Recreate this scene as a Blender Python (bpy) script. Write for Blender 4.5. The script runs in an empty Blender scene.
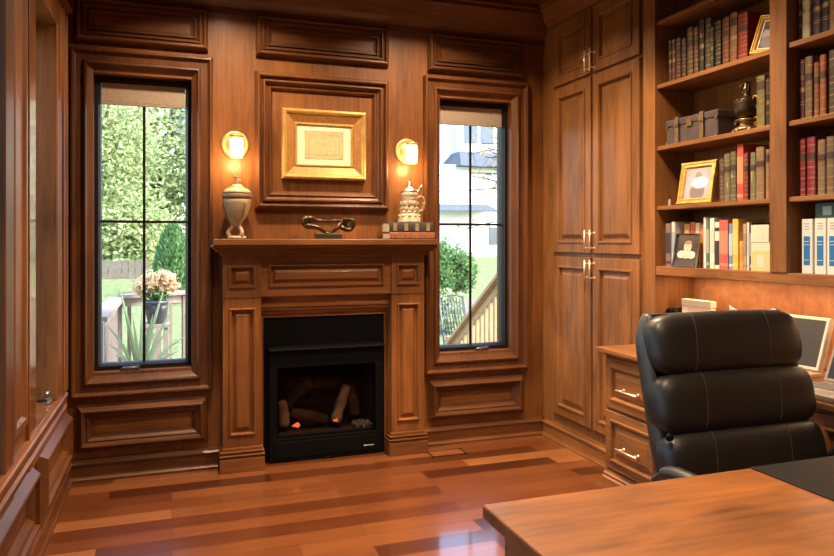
import bpy, bmesh, math, random
from mathutils import Vector, Matrix
random.seed(7)
PI = math.pi
S = bpy.context.scene
COL = S.collection

# ------------------------------------------------------------------ materials
def nt(name):
    m = bpy.data.materials.new(name); m.use_nodes = True
    t = m.node_tree
    b = t.nodes.get('Principled BSDF')
    return m, t, b

def mix_rgb(t, fac, a, b, blend='MIX'):
    n = t.nodes.new('ShaderNodeMix'); n.data_type = 'RGBA'; n.blend_type = blend
    def put(sock, v):
        if isinstance(v, (int, float)): sock.default_value = v
        elif isinstance(v, tuple): sock.default_value = (v + (1,))[:4] if len(v) == 3 else v
        else: t.links.new(v, sock)
    put(n.inputs[0], fac); put(n.inputs[6], a); put(n.inputs[7], b)
    return n.outputs[2]

def ramp(t, fac, stops):
    r = t.nodes.new('ShaderNodeValToRGB')
    el = r.color_ramp.elements
    while len(el) < len(stops): el.new(0.5)
    for e, (p, c) in zip(el, stops):
        e.position = p; e.color = (c + (1,))[:4] if isinstance(c, tuple) else (c, c, c, 1)
    t.links.new(fac, r.inputs[0])
    return r.outputs[0]

def coords(t, scale=(1, 1, 1), rot=(0, 0, 0)):
    tc = t.nodes.new('ShaderNodeTexCoord'); mp = t.nodes.new('ShaderNodeMapping')
    mp.inputs['Scale'].default_value = scale; mp.inputs['Rotation'].default_value = rot
    t.links.new(tc.outputs['Object'], mp.inputs['Vector'])
    return mp.outputs[0]

def noise(t, vec, scale, detail=4, rough=.55, dist=0):
    n = t.nodes.new('ShaderNodeTexNoise')
    n.inputs['Scale'].default_value = scale; n.inputs['Detail'].default_value = detail
    n.inputs['Roughness'].default_value = rough; n.inputs['Distortion'].default_value = dist
    t.links.new(vec, n.inputs['Vector'])
    return n.outputs[0]

def bump(t, b, h, strength=.1, dist=.002):
    n = t.nodes.new('ShaderNodeBump'); n.inputs['Strength'].default_value = strength
    n.inputs['Distance'].default_value = dist
    t.links.new(h, n.inputs['Height']); t.links.new(n.outputs[0], b.inputs['Normal'])

def wood(name, dark, light, axis='z', rough=.5, coat=.15, figure=1.0, crough=.2):
    """cherry: long pores along the grain axis, broad cloudy figure across it"""
    m, t, b = nt(name)
    lo, hi = .7, 1.0
    sc = {'x': (.07, 1, 1), 'y': (1, .07, 1), 'z': (1, 1, .07)}[axis]
    sc2 = {'x': (.35, 1, 1), 'y': (1, .35, 1), 'z': (1, 1, .35)}[axis]
    g = noise(t, coords(t, sc), 55, 5, .6, .6)
    f = noise(t, coords(t, sc2), 3.2 * figure, 3, .5, .8)
    oi = t.nodes.new('ShaderNodeObjectInfo')
    c1 = ramp(t, g, [(.3, dark), (.72, light)])
    d2 = tuple(v * .5 for v in dark); l2 = tuple(min(1, v * 1.12) for v in light)
    c2 = ramp(t, f, [(.25, d2), (.75, l2)])
    c = mix_rgb(t, .56, c1, c2)
    hsv = t.nodes.new('ShaderNodeHueSaturation')
    mr = t.nodes.new('ShaderNodeMapRange'); mr.inputs[3].default_value = .88; mr.inputs[4].default_value = 1.1
    t.links.new(oi.outputs['Random'], mr.inputs[0]); t.links.new(mr.outputs[0], hsv.inputs['Value'])
    t.links.new(c, hsv.inputs['Color'])
    t.links.new(hsv.outputs[0], b.inputs['Base Color'])
    b.inputs['Roughness'].default_value = rough
    b.inputs['Specular IOR Level'].default_value = .32
    b.inputs['Coat Weight'].default_value = coat; b.inputs['Coat Roughness'].default_value = crough
    bump(t, b, g, .06, .001)
    return m

def plain(name, col, rough=.5, metal=0, coat=0, bumpy=0, bscale=200, var=.12, emit=None, estr=0):
    m, t, b = nt(name)
    v = noise(t, coords(t), bscale * .2 + 6, 3)
    c = ramp(t, v, [(.25, tuple(x * (1 - var) for x in col)), (.75, tuple(min(1, x * (1 + var)) for x in col))])
    t.links.new(c, b.inputs['Base Color'])
    b.inputs['Roughness'].default_value = rough; b.inputs['Metallic'].default_value = metal
    b.inputs['Coat Weight'].default_value = coat
    if bumpy:
        bump(t, b, noise(t, coords(t), bscale, 3), bumpy, .002)
    if emit:
        b.inputs['Emission Color'].default_value = emit + (1,); b.inputs['Emission Strength'].default_value = estr
    return m

CD, CL = (.066, .0185, .0042), (.300, .108, .026)
WZ = wood('cherry_vertical', CD, CL, 'z')
WG = wood('glossy_cherry', CD, CL, 'z', .4, .7, 1, .05)
TZ = wood('dark_trim_vertical', (.040, .0105, .0026), (.185, .062, .0145), 'z', .5, .15)
TX = wood('dark_trim_along_x', (.040, .0105, .0026), (.185, .062, .0145), 'x', .5, .15)
TY = wood('dark_trim_along_y', (.040, .0105, .0026), (.185, .062, .0145), 'y', .5, .15)
WX = wood('cherry_along_x', CD, CL, 'x')
WY = wood('cherry_along_y', CD, CL, 'y')
CABD, CABL = (.088, .028, .007), (.360, .146, .042)
CZ = wood('cabinet_cherry_vertical', CABD, CABL, 'z')
CY = wood('cabinet_cherry_along_y', CABD, CABL, 'y')
DW = wood('desk_cherry', (.10, .029, .0055), (.335, .112, .024), 'x', .42, .25, 2.6)
BURL = None
def burl():
    m, t, b = nt('figured_veneer')
    v = coords(t, (1, 1, 1))
    f = noise(t, v, 5, 5, .6, 2.5); g = noise(t, coords(t, (1, 1, .2)), 60, 4)
    c = mix_rgb(t, .3, ramp(t, f, [(.3, (.25, .09, .03)), (.7, (.46, .20, .085))]), ramp(t, g, [(.3, (.22, .08, .03)), (.7, (.46, .2, .08))]))
    t.links.new(c, b.inputs['Base Color']); b.inputs['Roughness'].default_value = .4; b.inputs['Coat Weight'].default_value = .2
    return m
BURL = burl()

def floor_mat():
    m, t, b = nt('hardwood_planks')
    v = coords(t)
    br = t.nodes.new('ShaderNodeTexBrick')
    br.offset = .37; br.offset_frequency = 2; br.squash = 1
    br.inputs['Color1'].default_value = (0, 0, 0, 1); br.inputs['Color2'].default_value = (1, 1, 1, 1)
    br.inputs['Mortar'].default_value = (.0, .0, .0, 1)
    br.inputs['Scale'].default_value = 1; br.inputs['Mortar Size'].default_value = .0009
    br.inputs['Mortar Smooth'].default_value = .1; br.inputs['Bias'].default_value = 0
    br.inputs['Brick Width'].default_value = .86; br.inputs['Row Height'].default_value = .127
    t.links.new(v, br.inputs['Vector'])
    tone = ramp(t, br.outputs['Color'], [(0, (.070, .0175, .005)), (.25, (.135, .036, .0105)), (.5, (.21, .062, .0175)), (.8, (.275, .09, .027)), (1, (.44, .165, .052))])
    g = noise(t, coords(t, (.06, 1, 1)), 42, 5, .6, .8)
    f = noise(t, coords(t, (.3, 1, 1)), 5, 3, .5, 1)
    c = mix_rgb(t, .55, tone, ramp(t, g, [(.3, (.45, .4, .4)), (.7, (1.0, 1.0, 1.0))]), 'MULTIPLY')
    c = mix_rgb(t, .4, c, ramp(t, f, [(.3, (.62, .58, .56)), (.7, (1.0, 1.0, 1.0))]), 'MULTIPLY')
    c = mix_rgb(t, br.outputs['Fac'], c, (.03, .01, .005))
    t.links.new(c, b.inputs['Base Color'])
    b.inputs['Roughness'].default_value = .3
    b.inputs['Coat Weight'].default_value = 1; b.inputs['Coat Roughness'].default_value = .09
    bump(t, b, br.outputs['Fac'], -.25, .001)
    return m
FLOOR = floor_mat()

BLACK = plain('black_metal', (.004, .004, .0045), .5); BLACK.node_tree.nodes['Principled BSDF'].inputs['Specular IOR Level'].default_value = .08
BRONZEF = plain('bronze_window_frame', (.010, .0075, .006), .5); BRONZEF.node_tree.nodes['Principled BSDF'].inputs['Specular IOR Level'].default_value = .3
CRANK = plain('crank_metal', (.14, .12, .10), .4, .6)
FIREBOX = plain('firebox_lining', (.05, .034, .024), .9, bumpy=.5, bscale=40, var=.4)
LOGM = plain('ceramic_log_bark', (.13, .075, .04), .9, bumpy=.9, bscale=35, var=.6)
LOGP = plain('ceramic_log_pale', (.46, .27, .14), .9, bumpy=.8, bscale=30, var=.4)
ASH = plain('grey_ash', (.32, .30, .28), 1, bumpy=.8, bscale=90, var=.4)
EMBER = plain('glowing_ember', (.4, .04, .01), .9, emit=(1.0, .14, .06), estr=1.6)
BRASS = plain('brushed_brass', (.72, .47, .20), .45, .75)
PULL = plain('pale_brass_pull', (.95, .76, .50), .38, .8)
GOLD = plain('gilded_wood', (.62, .38, .12), .36, .55, bumpy=.15, bscale=60, var=.18)
GOLDF = plain('gilt_frame', (.62, .37, .09), .42, .5, bumpy=.8, bscale=160, var=.3)
CREAM = plain('cream_mat_board', (.78, .68, .47), .85)
STEEL = plain('satin_steel', (.55, .54, .52), .3, 1)
CHROME = plain('chrome', (.8, .8, .8), .12, 1)
IVORY = plain('antique_ivory', (.40, .28, .145), .5, bumpy=.4, bscale=30, var=.22)
IVORYD = plain('antique_ivory_dark', (.20, .12, .055), .55, var=.3)
STEIN = plain('salt_glaze', (.55, .44, .30), .38, coat=.3, var=.3, bscale=40)
STEIND = plain('stein_green_relief', (.30, .255, .165), .4, var=.4)
STEINR = plain('stein_red_relief', (.36, .22, .135), .4, var=.4)
PEWTER = plain('pewter', (.50, .46, .40), .35, 1)
BRONZE = plain('dark_bronze', (.085, .055, .035), .3, .85, bumpy=.2, bscale=30, var=.4)
PAPER = plain('page_edges', (.62, .52, .36), .9)
WHITE = plain('white_paper', (.78, .75, .68), .7, var=.05)
SILVERP = plain('champagne_plastic', (.60, .50, .37), .4, .2, var=.04)
SCREEN = plain('dark_screen', (.032, .026, .021), .34, coat=.1)
KEYS = plain('laptop_keys', (.13, .11, .10), .5)
LAPT = plain('laptop_shell', (.26, .215, .18), .4, .4)
TRUNKM = plain('trunk_leather', (.062, .042, .042), .55, bumpy=.3, bscale=50, var=.35)
STRAP = plain('trunk_strap', (.13, .075, .04), .5, var=.3)
AGED = plain('aged_brass', (.35, .24, .12), .38, .9, var=.4)
BLOT = plain('blotter_leather', (.007, .0055, .005), .6, bumpy=.15, bscale=260); BLOT.node_tree.nodes['Principled BSDF'].inputs['Specular IOR Level'].default_value = .18

def leather(name, col, rough=.38):
    m, t, b = nt(name)
    n1 = noise(t, coords(t), 9, 3); n2 = noise(t, coords(t), 320, 2)
    c = ramp(t, n1, [(.3, tuple(v * .8 for v in col)), (.7, tuple(v * 1.2 for v in col))])
    t.links.new(c, b.inputs['Base Color']); b.inputs['Roughness'].default_value = rough
    b.inputs['Coat Weight'].default_value = .12; b.inputs['Coat Roughness'].default_value = .35
    ad = t.nodes.new('ShaderNodeMath'); ad.operation = 'MULTIPLY_ADD'; ad.inputs[1].default_value = 6
    t.links.new(n1, ad.inputs[0]); t.links.new(n2, ad.inputs[2])
    bump(t, b, ad.outputs[0], .12, .003)
    return m
LEATHER = leather('black_leather', (.009, .0068, .0052), .44)
LEATHERF = leather('charcoal_frame_leather', (.028, .031, .028), .42)
STITCH = plain('tan_stitching', (.040, .028, .018), .8)

def glass_mat(name, tint=(1, 1, 1), refl=.06, rough=.0):
    m = bpy.data.materials.new(name); m.use_nodes = True; t = m.node_tree
    t.nodes.clear()
    o = t.nodes.new('ShaderNodeOutputMaterial'); mx = t.nodes.new('ShaderNodeMixShader')
    tr = t.nodes.new('ShaderNodeBsdfTransparent'); gl = t.nodes.new('ShaderNodeBsdfGlossy')
    tr.inputs[0].default_value = tint + (1,); gl.inputs['Roughness'].default_value = rough
    fr = t.nodes.new('ShaderNodeFresnel'); fr.inputs[0].default_value = 1.35
    ml = t.nodes.new('ShaderNodeMath'); ml.operation = 'MULTIPLY'; ml.inputs[1].default_value = refl / .022
    t.links.new(fr.outputs[0], ml.inputs[0]); t.links.new(ml.outputs[0], mx.inputs[0])
    t.links.new(tr.outputs[0], mx.inputs[1]); t.links.new(gl.outputs[0], mx.inputs[2])
    t.links.new(mx.outputs[0], o.inputs[0])
    return m
GLASS = glass_mat('window_glass', (.95, .97, .96), .03)
FGLASS = glass_mat('smoked_fire_glass', (.52, .49, .47), .012)

def lamp_mat(name, col, strength):
    m = bpy.data.materials.new(name); m.use_nodes = True; t = m.node_tree
    b = t.nodes.get('Principled BSDF')
    b.inputs['Base Color'].default_value = (.9, .8, .6, 1)
    b.inputs['Emission Color'].default_value = col + (1,); b.inputs['Emission Strength'].default_value = strength
    return m
SHADE = lamp_mat('frosted_lamp_glass', (1.0, .66, .33), 3.4)
LEDM = lamp_mat('led_diffuser', (1.0, .66, .36), 3.0)
CAN = lamp_mat('added_downlight_lens', (1.0, .78, .52), 6.0)

def photo_mat(name, base, blobs, rough=.3):
    """flat printed picture: base tone plus elliptical shapes (figures, painted glare) in the print's own plane (local x,z)"""
    m, t, b = nt(name)
    tc = t.nodes.new('ShaderNodeTexCoord')
    c = base
    for cx, cz, rx, rz, col in blobs:
        s = t.nodes.new('ShaderNodeVectorMath'); s.operation = 'SUBTRACT'; s.inputs[1].default_value = (cx, 0, cz)
        t.links.new(tc.outputs['Object'], s.inputs[0])
        d = t.nodes.new('ShaderNodeVectorMath'); d.operation = 'MULTIPLY'; d.inputs[1].default_value = (1 / rx, 0, 1 / rz)
        t.links.new(s.outputs[0], d.inputs[0])
        l = t.nodes.new('ShaderNodeVectorMath'); l.operation = 'LENGTH'; t.links.new(d.outputs[0], l.inputs[0])
        mr = t.nodes.new('ShaderNodeMapRange'); mr.inputs[1].default_value = .85; mr.inputs[2].default_value = 1.1
        mr.inputs[3].default_value = 1; mr.inputs[4].default_value = 0
        t.links.new(l.outputs['Value'], mr.inputs[0])
        c = mix_rgb(t, mr.outputs[0], c, col)
    if isinstance(c, tuple): b.inputs['Base Color'].default_value = c + (1,)
    else: t.links.new(c, b.inputs['Base Color'])
    b.inputs['Roughness'].default_value = rough
    return m

_mc = {}
def colmat(col, rough=.5, kind='cloth'):
    k = (tuple(round(c, 3) for c in col), rough, kind)
    if k not in _mc:
        _mc[k] = plain('%s_cover_%d' % (kind, len(_mc)), col, rough, bumpy=.15, bscale=120, var=.22 if kind == 'leather' else .06, coat=.15 if kind == 'leather' else 0)
    return _mc[k]

# ------------------------------------------------------------------ mesh helpers
def nb(): return bmesh.new()

def box(bm, x0, x1, y0, y1, z0, z1, mi=0):
    vs = [bm.verts.new((x, y, z)) for x in (x0, x1) for y in (y0, y1) for z in (z0, z1)]
    for q in ((0, 1, 3, 2), (4, 6, 7, 5), (0, 4, 5, 1), (2, 3, 7, 6), (0, 2, 6, 4), (1, 5, 7, 3)):
        f = bm.faces.new([vs[i] for i in q]); f.material_index = mi

def prism(bm, pts, axis, a0, a1, mi=0):
    """polygon in the two other axes, extruded along axis"""
    def mk(p, a):
        if axis == 'x': return (a, p[0], p[1])
        if axis == 'y': return (p[0], a, p[1])
        return (p[0], p[1], a)
    A = [bm.verts.new(mk(p, a0)) for p in pts]; B = [bm.verts.new(mk(p, a1)) for p in pts]
    n = len(pts); fs = [bm.faces.new(A), bm.faces.new(B[::-1])]
    for i in range(n):
        fs.append(bm.faces.new([A[i], B[i], B[(i + 1) % n], A[(i + 1) % n]]))
    for f in fs: f.material_index = mi

def rframe(bm, mp, u0, u1, v0, v1, prof, fill=True, mi=0, fm=None):
    """moulding swept round a rectangle with mitred corners; prof = (inset, height) from the outer edge inwards"""
    loops = []
    for d, h in prof:
        loops.append([bm.verts.new(mp(u, v, h)) for u, v in ((u0 + d, v0 + d), (u1 - d, v0 + d), (u1 - d, v1 - d), (u0 + d, v1 - d))])
    for A, B in zip(loops, loops[1:]):
        for i in range(4):
            j = (i + 1) % 4
            f = bm.faces.new([A[i], A[j], B[j], B[i]]); f.material_index = mi
    if fill:
        f = bm.faces.new(loops[-1]); f.material_index = mi if fm is None else fm

def lathe(bm, prof, cx, cy, z0, seg=28, mi=0, axis='z'):
    rings = []
    for r, z in prof:
        ring = []
        for k in range(seg):
            a = 2 * PI * k / seg
            c, s = r * math.cos(a), r * math.sin(a)
            if axis == 'z': p = (cx + c, cy + s, z0 + z)
            elif axis == 'y': p = (cx + c, cy + z, z0 + s)
            else: p = (cx + z, cy + c, z0 + s)
            ring.append(bm.verts.new(p))
        rings.append(ring)
    for A, B in zip(rings, rings[1:]):
        for k in range(seg):
            f = bm.faces.new([A[k], A[(k + 1) % seg], B[(k + 1) % seg], B[k]]); f.material_index = mi; f.smooth = True
    for R in (rings[0], rings[-1]):
        f = bm.faces.new(R); f.material_index = mi

def tube(bm, pts, r, seg=10, mi=0, flat=None):
    """swept tube; r a number or one radius per point; flat=(axis vector, factor) squashes the section"""
    P = [Vector(p) for p in pts]; n = len(P)
    rr = r if isinstance(r, (list, tuple)) else [r] * n
    T = [((P[min(i + 1, n - 1)] - P[max(i - 1, 0)]).normalized()) for i in range(n)]
    up = Vector((0, 0, 1)) if abs(T[0].z) < .9 else Vector((1, 0, 0))
    N = (up - T[0] * up.dot(T[0])).normalized(); rings = []
    for i in range(n):
        N = (N - T[i] * N.dot(T[i])).normalized(); B = T[i].cross(N)
        ring = []
        for k in range(seg):
            a = 2 * PI * k / seg
            o = (N * math.cos(a) + B * math.sin(a)) * rr[i]
            if flat:
                ax = Vector(flat[0]); o += ax * o.dot(ax) * (flat[1] - 1)
            ring.append(bm.verts.new(P[i] + o))
        rings.append(ring)
    for A, B in zip(rings, rings[1:]):
        for k in range(seg):
            f = bm.faces.new([A[k], A[(k + 1) % seg], B[(k + 1) % seg], B[k]]); f.material_index = mi; f.smooth = True
    for R in (rings[0], rings[-1]):
        f = bm.faces.new(R); f.material_index = mi

def spline(pts, n=8):
    P = [Vector(p) for p in pts]; out = []
    for i in range(len(P) - 1):
        a, b, c, d = P[max(i - 1, 0)], P[i], P[i + 1], P[min(i + 2, len(P) - 1)]
        for k in range(n):
            t = k / n
            out.append(.5 * ((2 * b) + (c - a) * t + (2 * a - 5 * b + 4 * c - d) * t * t + (3 * b - a - 3 * c + d) * t ** 3))
    out.append(P[-1]); return out

ORI = {}
def obj(name, bm, mats, parent=None, bev=0, smooth=False, seg=2):
    bmesh.ops.recalc_face_normals(bm, faces=bm.faces[:])
    me = bpy.data.meshes.new(name)
    org = ORI.get(parent.name, Vector((0, 0, 0))) if parent else None
    if parent:
        for v in bm.verts: v.co -= org
    if smooth:
        for f in bm.faces: f.smooth = True
    bm.to_mesh(me); bm.free()
    for m in (mats if isinstance(mats, (list, tuple)) else [mats]): me.materials.append(m)
    o = bpy.data.objects.new(name, me); COL.objects.link(o)
    if parent:
        o.parent = parent; ORI[o.name] = org
    if bev:
        md = o.modifiers.new('bevel', 'BEVEL'); md.width = bev; md.segments = seg; md.limit_method = 'ANGLE'; md.angle_limit = .6
        md.harden_normals = False
    return o

def thing(name, label, cat, loc=(0, 0, 0), group=None):
    o = bpy.data.objects.new(name, None); COL.objects.link(o); o.empty_display_size = .1
    o.location = loc; ORI[o.name] = Vector(loc)
    o['label'] = label; o['category'] = cat
    if group: o['group'] = group
    return o

def tag(o, label, cat, group=None, loc=None):
    o['label'] = label; o['category'] = cat
    if group: o['group'] = group
    if loc is not None:                                  # move the mesh origin to the thing's own base
        L = Vector(loc); o.data.transform(Matrix.Translation(-L)); o.location = L; ORI[o.name] = L
    return o

def struct(name, bm, mats, parent=None, bev=0):
    o = obj(name, bm, mats, parent, bev)
    if not parent: o['kind'] = 'structure'
    return o

def sroot(name, loc):
    o = bpy.data.objects.new(name, None); COL.objects.link(o); o.location = loc; ORI[o.name] = Vector(loc); o['kind'] = 'structure'
    return o

def dup(root, loc, label=None, rot=None):
    r = root.copy(); COL.objects.link(r); r.location = loc
    if rot is not None: r.rotation_euler = rot
    if label: r['label'] = label
    for ch in list(root.children):
        c = ch.copy(); COL.objects.link(c); c.parent = r
        for g in list(ch.children):
            d = g.copy(); COL.objects.link(d); d.parent = c
    return r
# ------------------------------------------------------------------ the room shell
XL, YB, XC, XR, YR, ZC = -.56, 4.42, 2.50, 2.78, -2.3, 3.0
def Bk(u, v, h): return (u, YB - h, v)          # on the back wall
def Lf(u, v, h): return (XL + h, u, v)          # on the left wall
def Rt(x):                                      # on a cabinet face looking into the room
    return lambda u, v, h: (x - h, u, v)

def wall_holes(mp, us, vs, holes, thick):
    bm = nb(); memo = {}
    def V(i, j, k):
        if (i, j, k) not in memo: memo[(i, j, k)] = bm.verts.new(mp(us[i], vs[j], -thick * k))
        return memo[(i, j, k)]
    def solid(i, j):
        if i < 0 or j < 0 or i >= len(us) - 1 or j >= len(vs) - 1: return False
        cu, cv = (us[i] + us[i + 1]) / 2, (vs[j] + vs[j + 1]) / 2
        return not any(a < cu < b and c < cv < d for a, b, c, d in holes)
    for i in range(len(us) - 1):
        for j in range(len(vs) - 1):
            if not solid(i, j): continue
            for k in (0, 1): bm.faces.new([V(i, j, k), V(i + 1, j, k), V(i + 1, j + 1, k), V(i, j + 1, k)])
            for di, dj, p, q in ((-1, 0, (i, j), (i, j + 1)), (1, 0, (i + 1, j), (i + 1, j + 1)), (0, -1, (i, j), (i + 1, j)), (0, 1, (i, j + 1), (i + 1, j + 1))):
                if not solid(i + di, j + dj): bm.faces.new([V(*p, 0), V(*q, 0), V(*q, 1), V(*p, 1)])
    return bm

WIN_Z = (.620, 2.346); WA = (-.427, .112); WB = (1.711, 2.250)
FB = (.575, 1.285, .01, .70)
e = .003
struct('wall_back', wall_holes(Bk, [-.8, WA[0] - e, WA[1] + e, FB[0], FB[1], WB[0] - e, WB[1] + e, 2.95], [0, FB[2], WIN_Z[0] - e, FB[3], WIN_Z[1] + e, ZC],
       [(WA[0] - e, WA[1] + e, WIN_Z[0] - e, WIN_Z[1] + e), (WB[0] - e, WB[1] + e, WIN_Z[0] - e, WIN_Z[1] + e), FB], .24), WZ)
LWZ = (.56, 2.47); LA = (3.34, 3.94); LB = (2.13, 2.76); LC = (.83, 1.46); LD = (-.47, .16); LEFTS = (LD, LC, LB, LA)
struct('wall_left', wall_holes(Lf, [YR] + [v for q in LEFTS for v in (q[0] - e, q[1] + e)] + [YB], [0, LWZ[0] - e, LWZ[1] + e, ZC], [(q[0] - e, q[1] + e, LWZ[0] - e, LWZ[1] + e) for q in LEFTS], .24), WZ)
bm = nb(); box(bm, XR, XR + .17, YR, YB, 0, ZC); struct('wall_right', bm, WZ)
bm = nb(); box(bm, -.8, 2.95, YR - .15, YR, 0, ZC); struct('wall_rear', bm, WZ)
bm = nb(); box(bm, -.8, 2.95, YR - .15, YB + .24, -.1, 0); struct('floor', bm, FLOOR)
bm = nb(); box(bm, -.8, 2.95, YR - .15, YB + .24, ZC, ZC + .12); struct('ceiling', bm, TX)

# mouldings
PANEL = [(0, 0), (0, .022), (.012, .044), (.017, .047), (.021, .046), (.025, .030), (.034, .026), (.039, .038), (.043, .038), (.047, .018), (.058, .012), (.064, .024), (.068, .024), (.074, .006), (.090, .002)]
def pprof(s=1.0, hs=1.0): return [(d * s, h * hs) for d, h in PANEL]
CASING = [(0, 0), (0, .020), (.010, .042), (.018, .044), (.026, .026), (.034, .020), (.070, .018), (.078, .036), (.086, .038), (.092, .022), (.104, .012), (.122, .0), (.122, -.10)]
k = 0
def trim(bm, m=WX, bev=0):
    global k; k += 1
    return struct('trim_%d' % k, bm, m, None, bev)
for x0, x1, z0, z1 in ((-.522, .206, 2.520, 2.778), (.489, 1.343, 2.520, 2.778), (1.621, 2.335, 2.516, 2.778)):
    bm = nb(); rframe(bm, Bk, x0, x1, z0, z1, pprof(1.12), fm=1); trim(bm, [TX, WX])
bm = nb(); rframe(bm, Bk, .482, 1.343, 1.574, 2.424, [(0, 0), (0, .026), (.014, .050), (.022, .054), (.028, .052), (.033, .032), (.044, .028), (.052, .046), (.060, .047), (.066, .026), (.082, .016), (.090, .026), (.096, .024), (.106, .004), (.114, .002)], fm=1); trim(bm, [TZ, WZ])
for x0, x1 in ((-.522, .208), (1.617, 2.342)):
    bm = nb(); rframe(bm, Bk, x0, x1, .166, .446, [(0, 0), (0, .008), (.010, .012), (.034, .052), (.040, .056), (.046, .054), (.050, .036), (.060, .030), (.066, .034), (.070, .032), (.092, .006), (.104, .003)], fm=1); trim(bm, [TX, WX])
# window casings on the back wall (frame the openings, lining runs back into the wall)
for x0, x1 in (WA, WB):
    bm = nb(); rframe(bm, Bk, x0 - .122, x1 + .122, WIN_Z[0] - .144, WIN_Z[1] + .138, CASING, False); trim(bm, TZ)
# left wall casings, sills, aprons, panels
for y0, y1 in LEFTS:
    bm = nb(); rframe(bm, Lf, y0 - .14, y1 + .14, LWZ[0] - .13, LWZ[1] + .14, [(0, 0), (0, .014), (.004, .016), (.132, .016), (.14, .010), (.14, -.165)], False); trim(bm, WG if y0 > 3 else TZ)
bm = nb(); prism(bm, [(XL, 4.085), (XL + .014, 4.085), (XL + .026, 4.09), (XL + .026, 4.11), (XL + .016, 4.12), (XL + .016, 4.20), (XL + .026, 4.21), (XL + .026, 4.235), (XL, 4.24)], 'z', .57, 2.6); trim(bm, WZ)
bm = nb(); rframe(bm, Lf, 2.92, 3.17, .64, 2.55, [(0, 0), (0, .012), (.008, .016), (.035, .016), (.05, .004)]); trim(bm, WZ)
bm = nb()   # continuous window stool and apron on the left wall
prism(bm, [(XL - .10, .545), (XL + .03, .545), (XL + .036, .552), (XL + .036, .562), (XL + .03, .568), (XL - .10, .568)], 'y', -.7, 4.16)
prism(bm, [(XL, .455), (XL + .012, .455), (XL + .016, .48), (XL + .028, .49), (XL + .018, .50), (XL + .018, .52), (XL + .028, .535), (XL + .03, .545), (XL, .545)], 'y', -.7, 4.2)
trim(bm, WY)
for y0, y1 in ((3.41, 4.26), (2.45, 3.28), (1.5, 2.35), (.7, 1.4), (-.6, .3)):
    bm = nb(); rframe(bm, Lf, y0, y1, .165, .452, [(0, 0), (0, .008), (.010, .012), (.034, .046), (.040, .050), (.046, .048), (.050, .032), (.060, .027), (.066, .031), (.070, .029), (.092, .006), (.104, .003)], fm=1); trim(bm, [TY, WY])
    bm = nb(); rframe(bm, Lf, y0 + .02, y1, 2.62, 2.77, pprof(.6), fm=1); trim(bm, [TY, WY])
# baseboards
BASE = [(0, 0), (.030, 0), (.030, .014), (.022, .022), (.018, .03), (.018, .088), (.024, .094), (.024, .102), (.014, .112), (.010, .124), (0, .126)]
for n, (a, b) in enumerate(((-.56, .275), (1.566, 2.49))):
    bm = nb(); prism(bm, [(YB - d, z) for d, z in BASE], 'x', a, b); struct('baseboard_back' if n == 0 else 'baseboard_back.001', bm, TX)
bm = nb(); prism(bm, [(XL + d, z) for d, z in BASE], 'y', YR, YB); struct('baseboard_left', bm, TY)
# crown and ceiling coffers
CROWN = [(0, 2.768), (.022, 2.768), (.026, 2.80), (.040, 2.815), (.070, 2.84), (.115, 2.905), (.140, 2.935), (.150, 2.94), (.150, 2.962), (.165, 2.97), (.165, ZC), (0, ZC)]
bm = nb(); prism(bm, [(YB - d, z) for d, z in CROWN], 'x', XL, XC); trim(bm, TX)
bm = nb(); prism(bm, [(XL + d, z) for d, z in CROWN], 'y', YR, YB); trim(bm, WY)
bm = nb(); prism(bm, [(XC + .01 - d * .8, 2.845 + (z - 2.768) * .668) for d, z in CROWN], 'y', 1.3, YB); trim(bm, WY)
def Cl(u, v, h): return (u, v, ZC - h)
for y0, y1 in ((2.5, 4.02), (.7, 2.2), (-1.9, .4)):
    for x0, x1 in ((-.2, .9), (1.15, 2.29)):
        bm = nb(); rframe(bm, Cl, x0, x1, y0, y1, [(0, 0), (0, .05), (.008, .056), (.03, .056), (.036, .045), (.055, .04), (.065, .02), (.1, .012)]); trim(bm)

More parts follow.
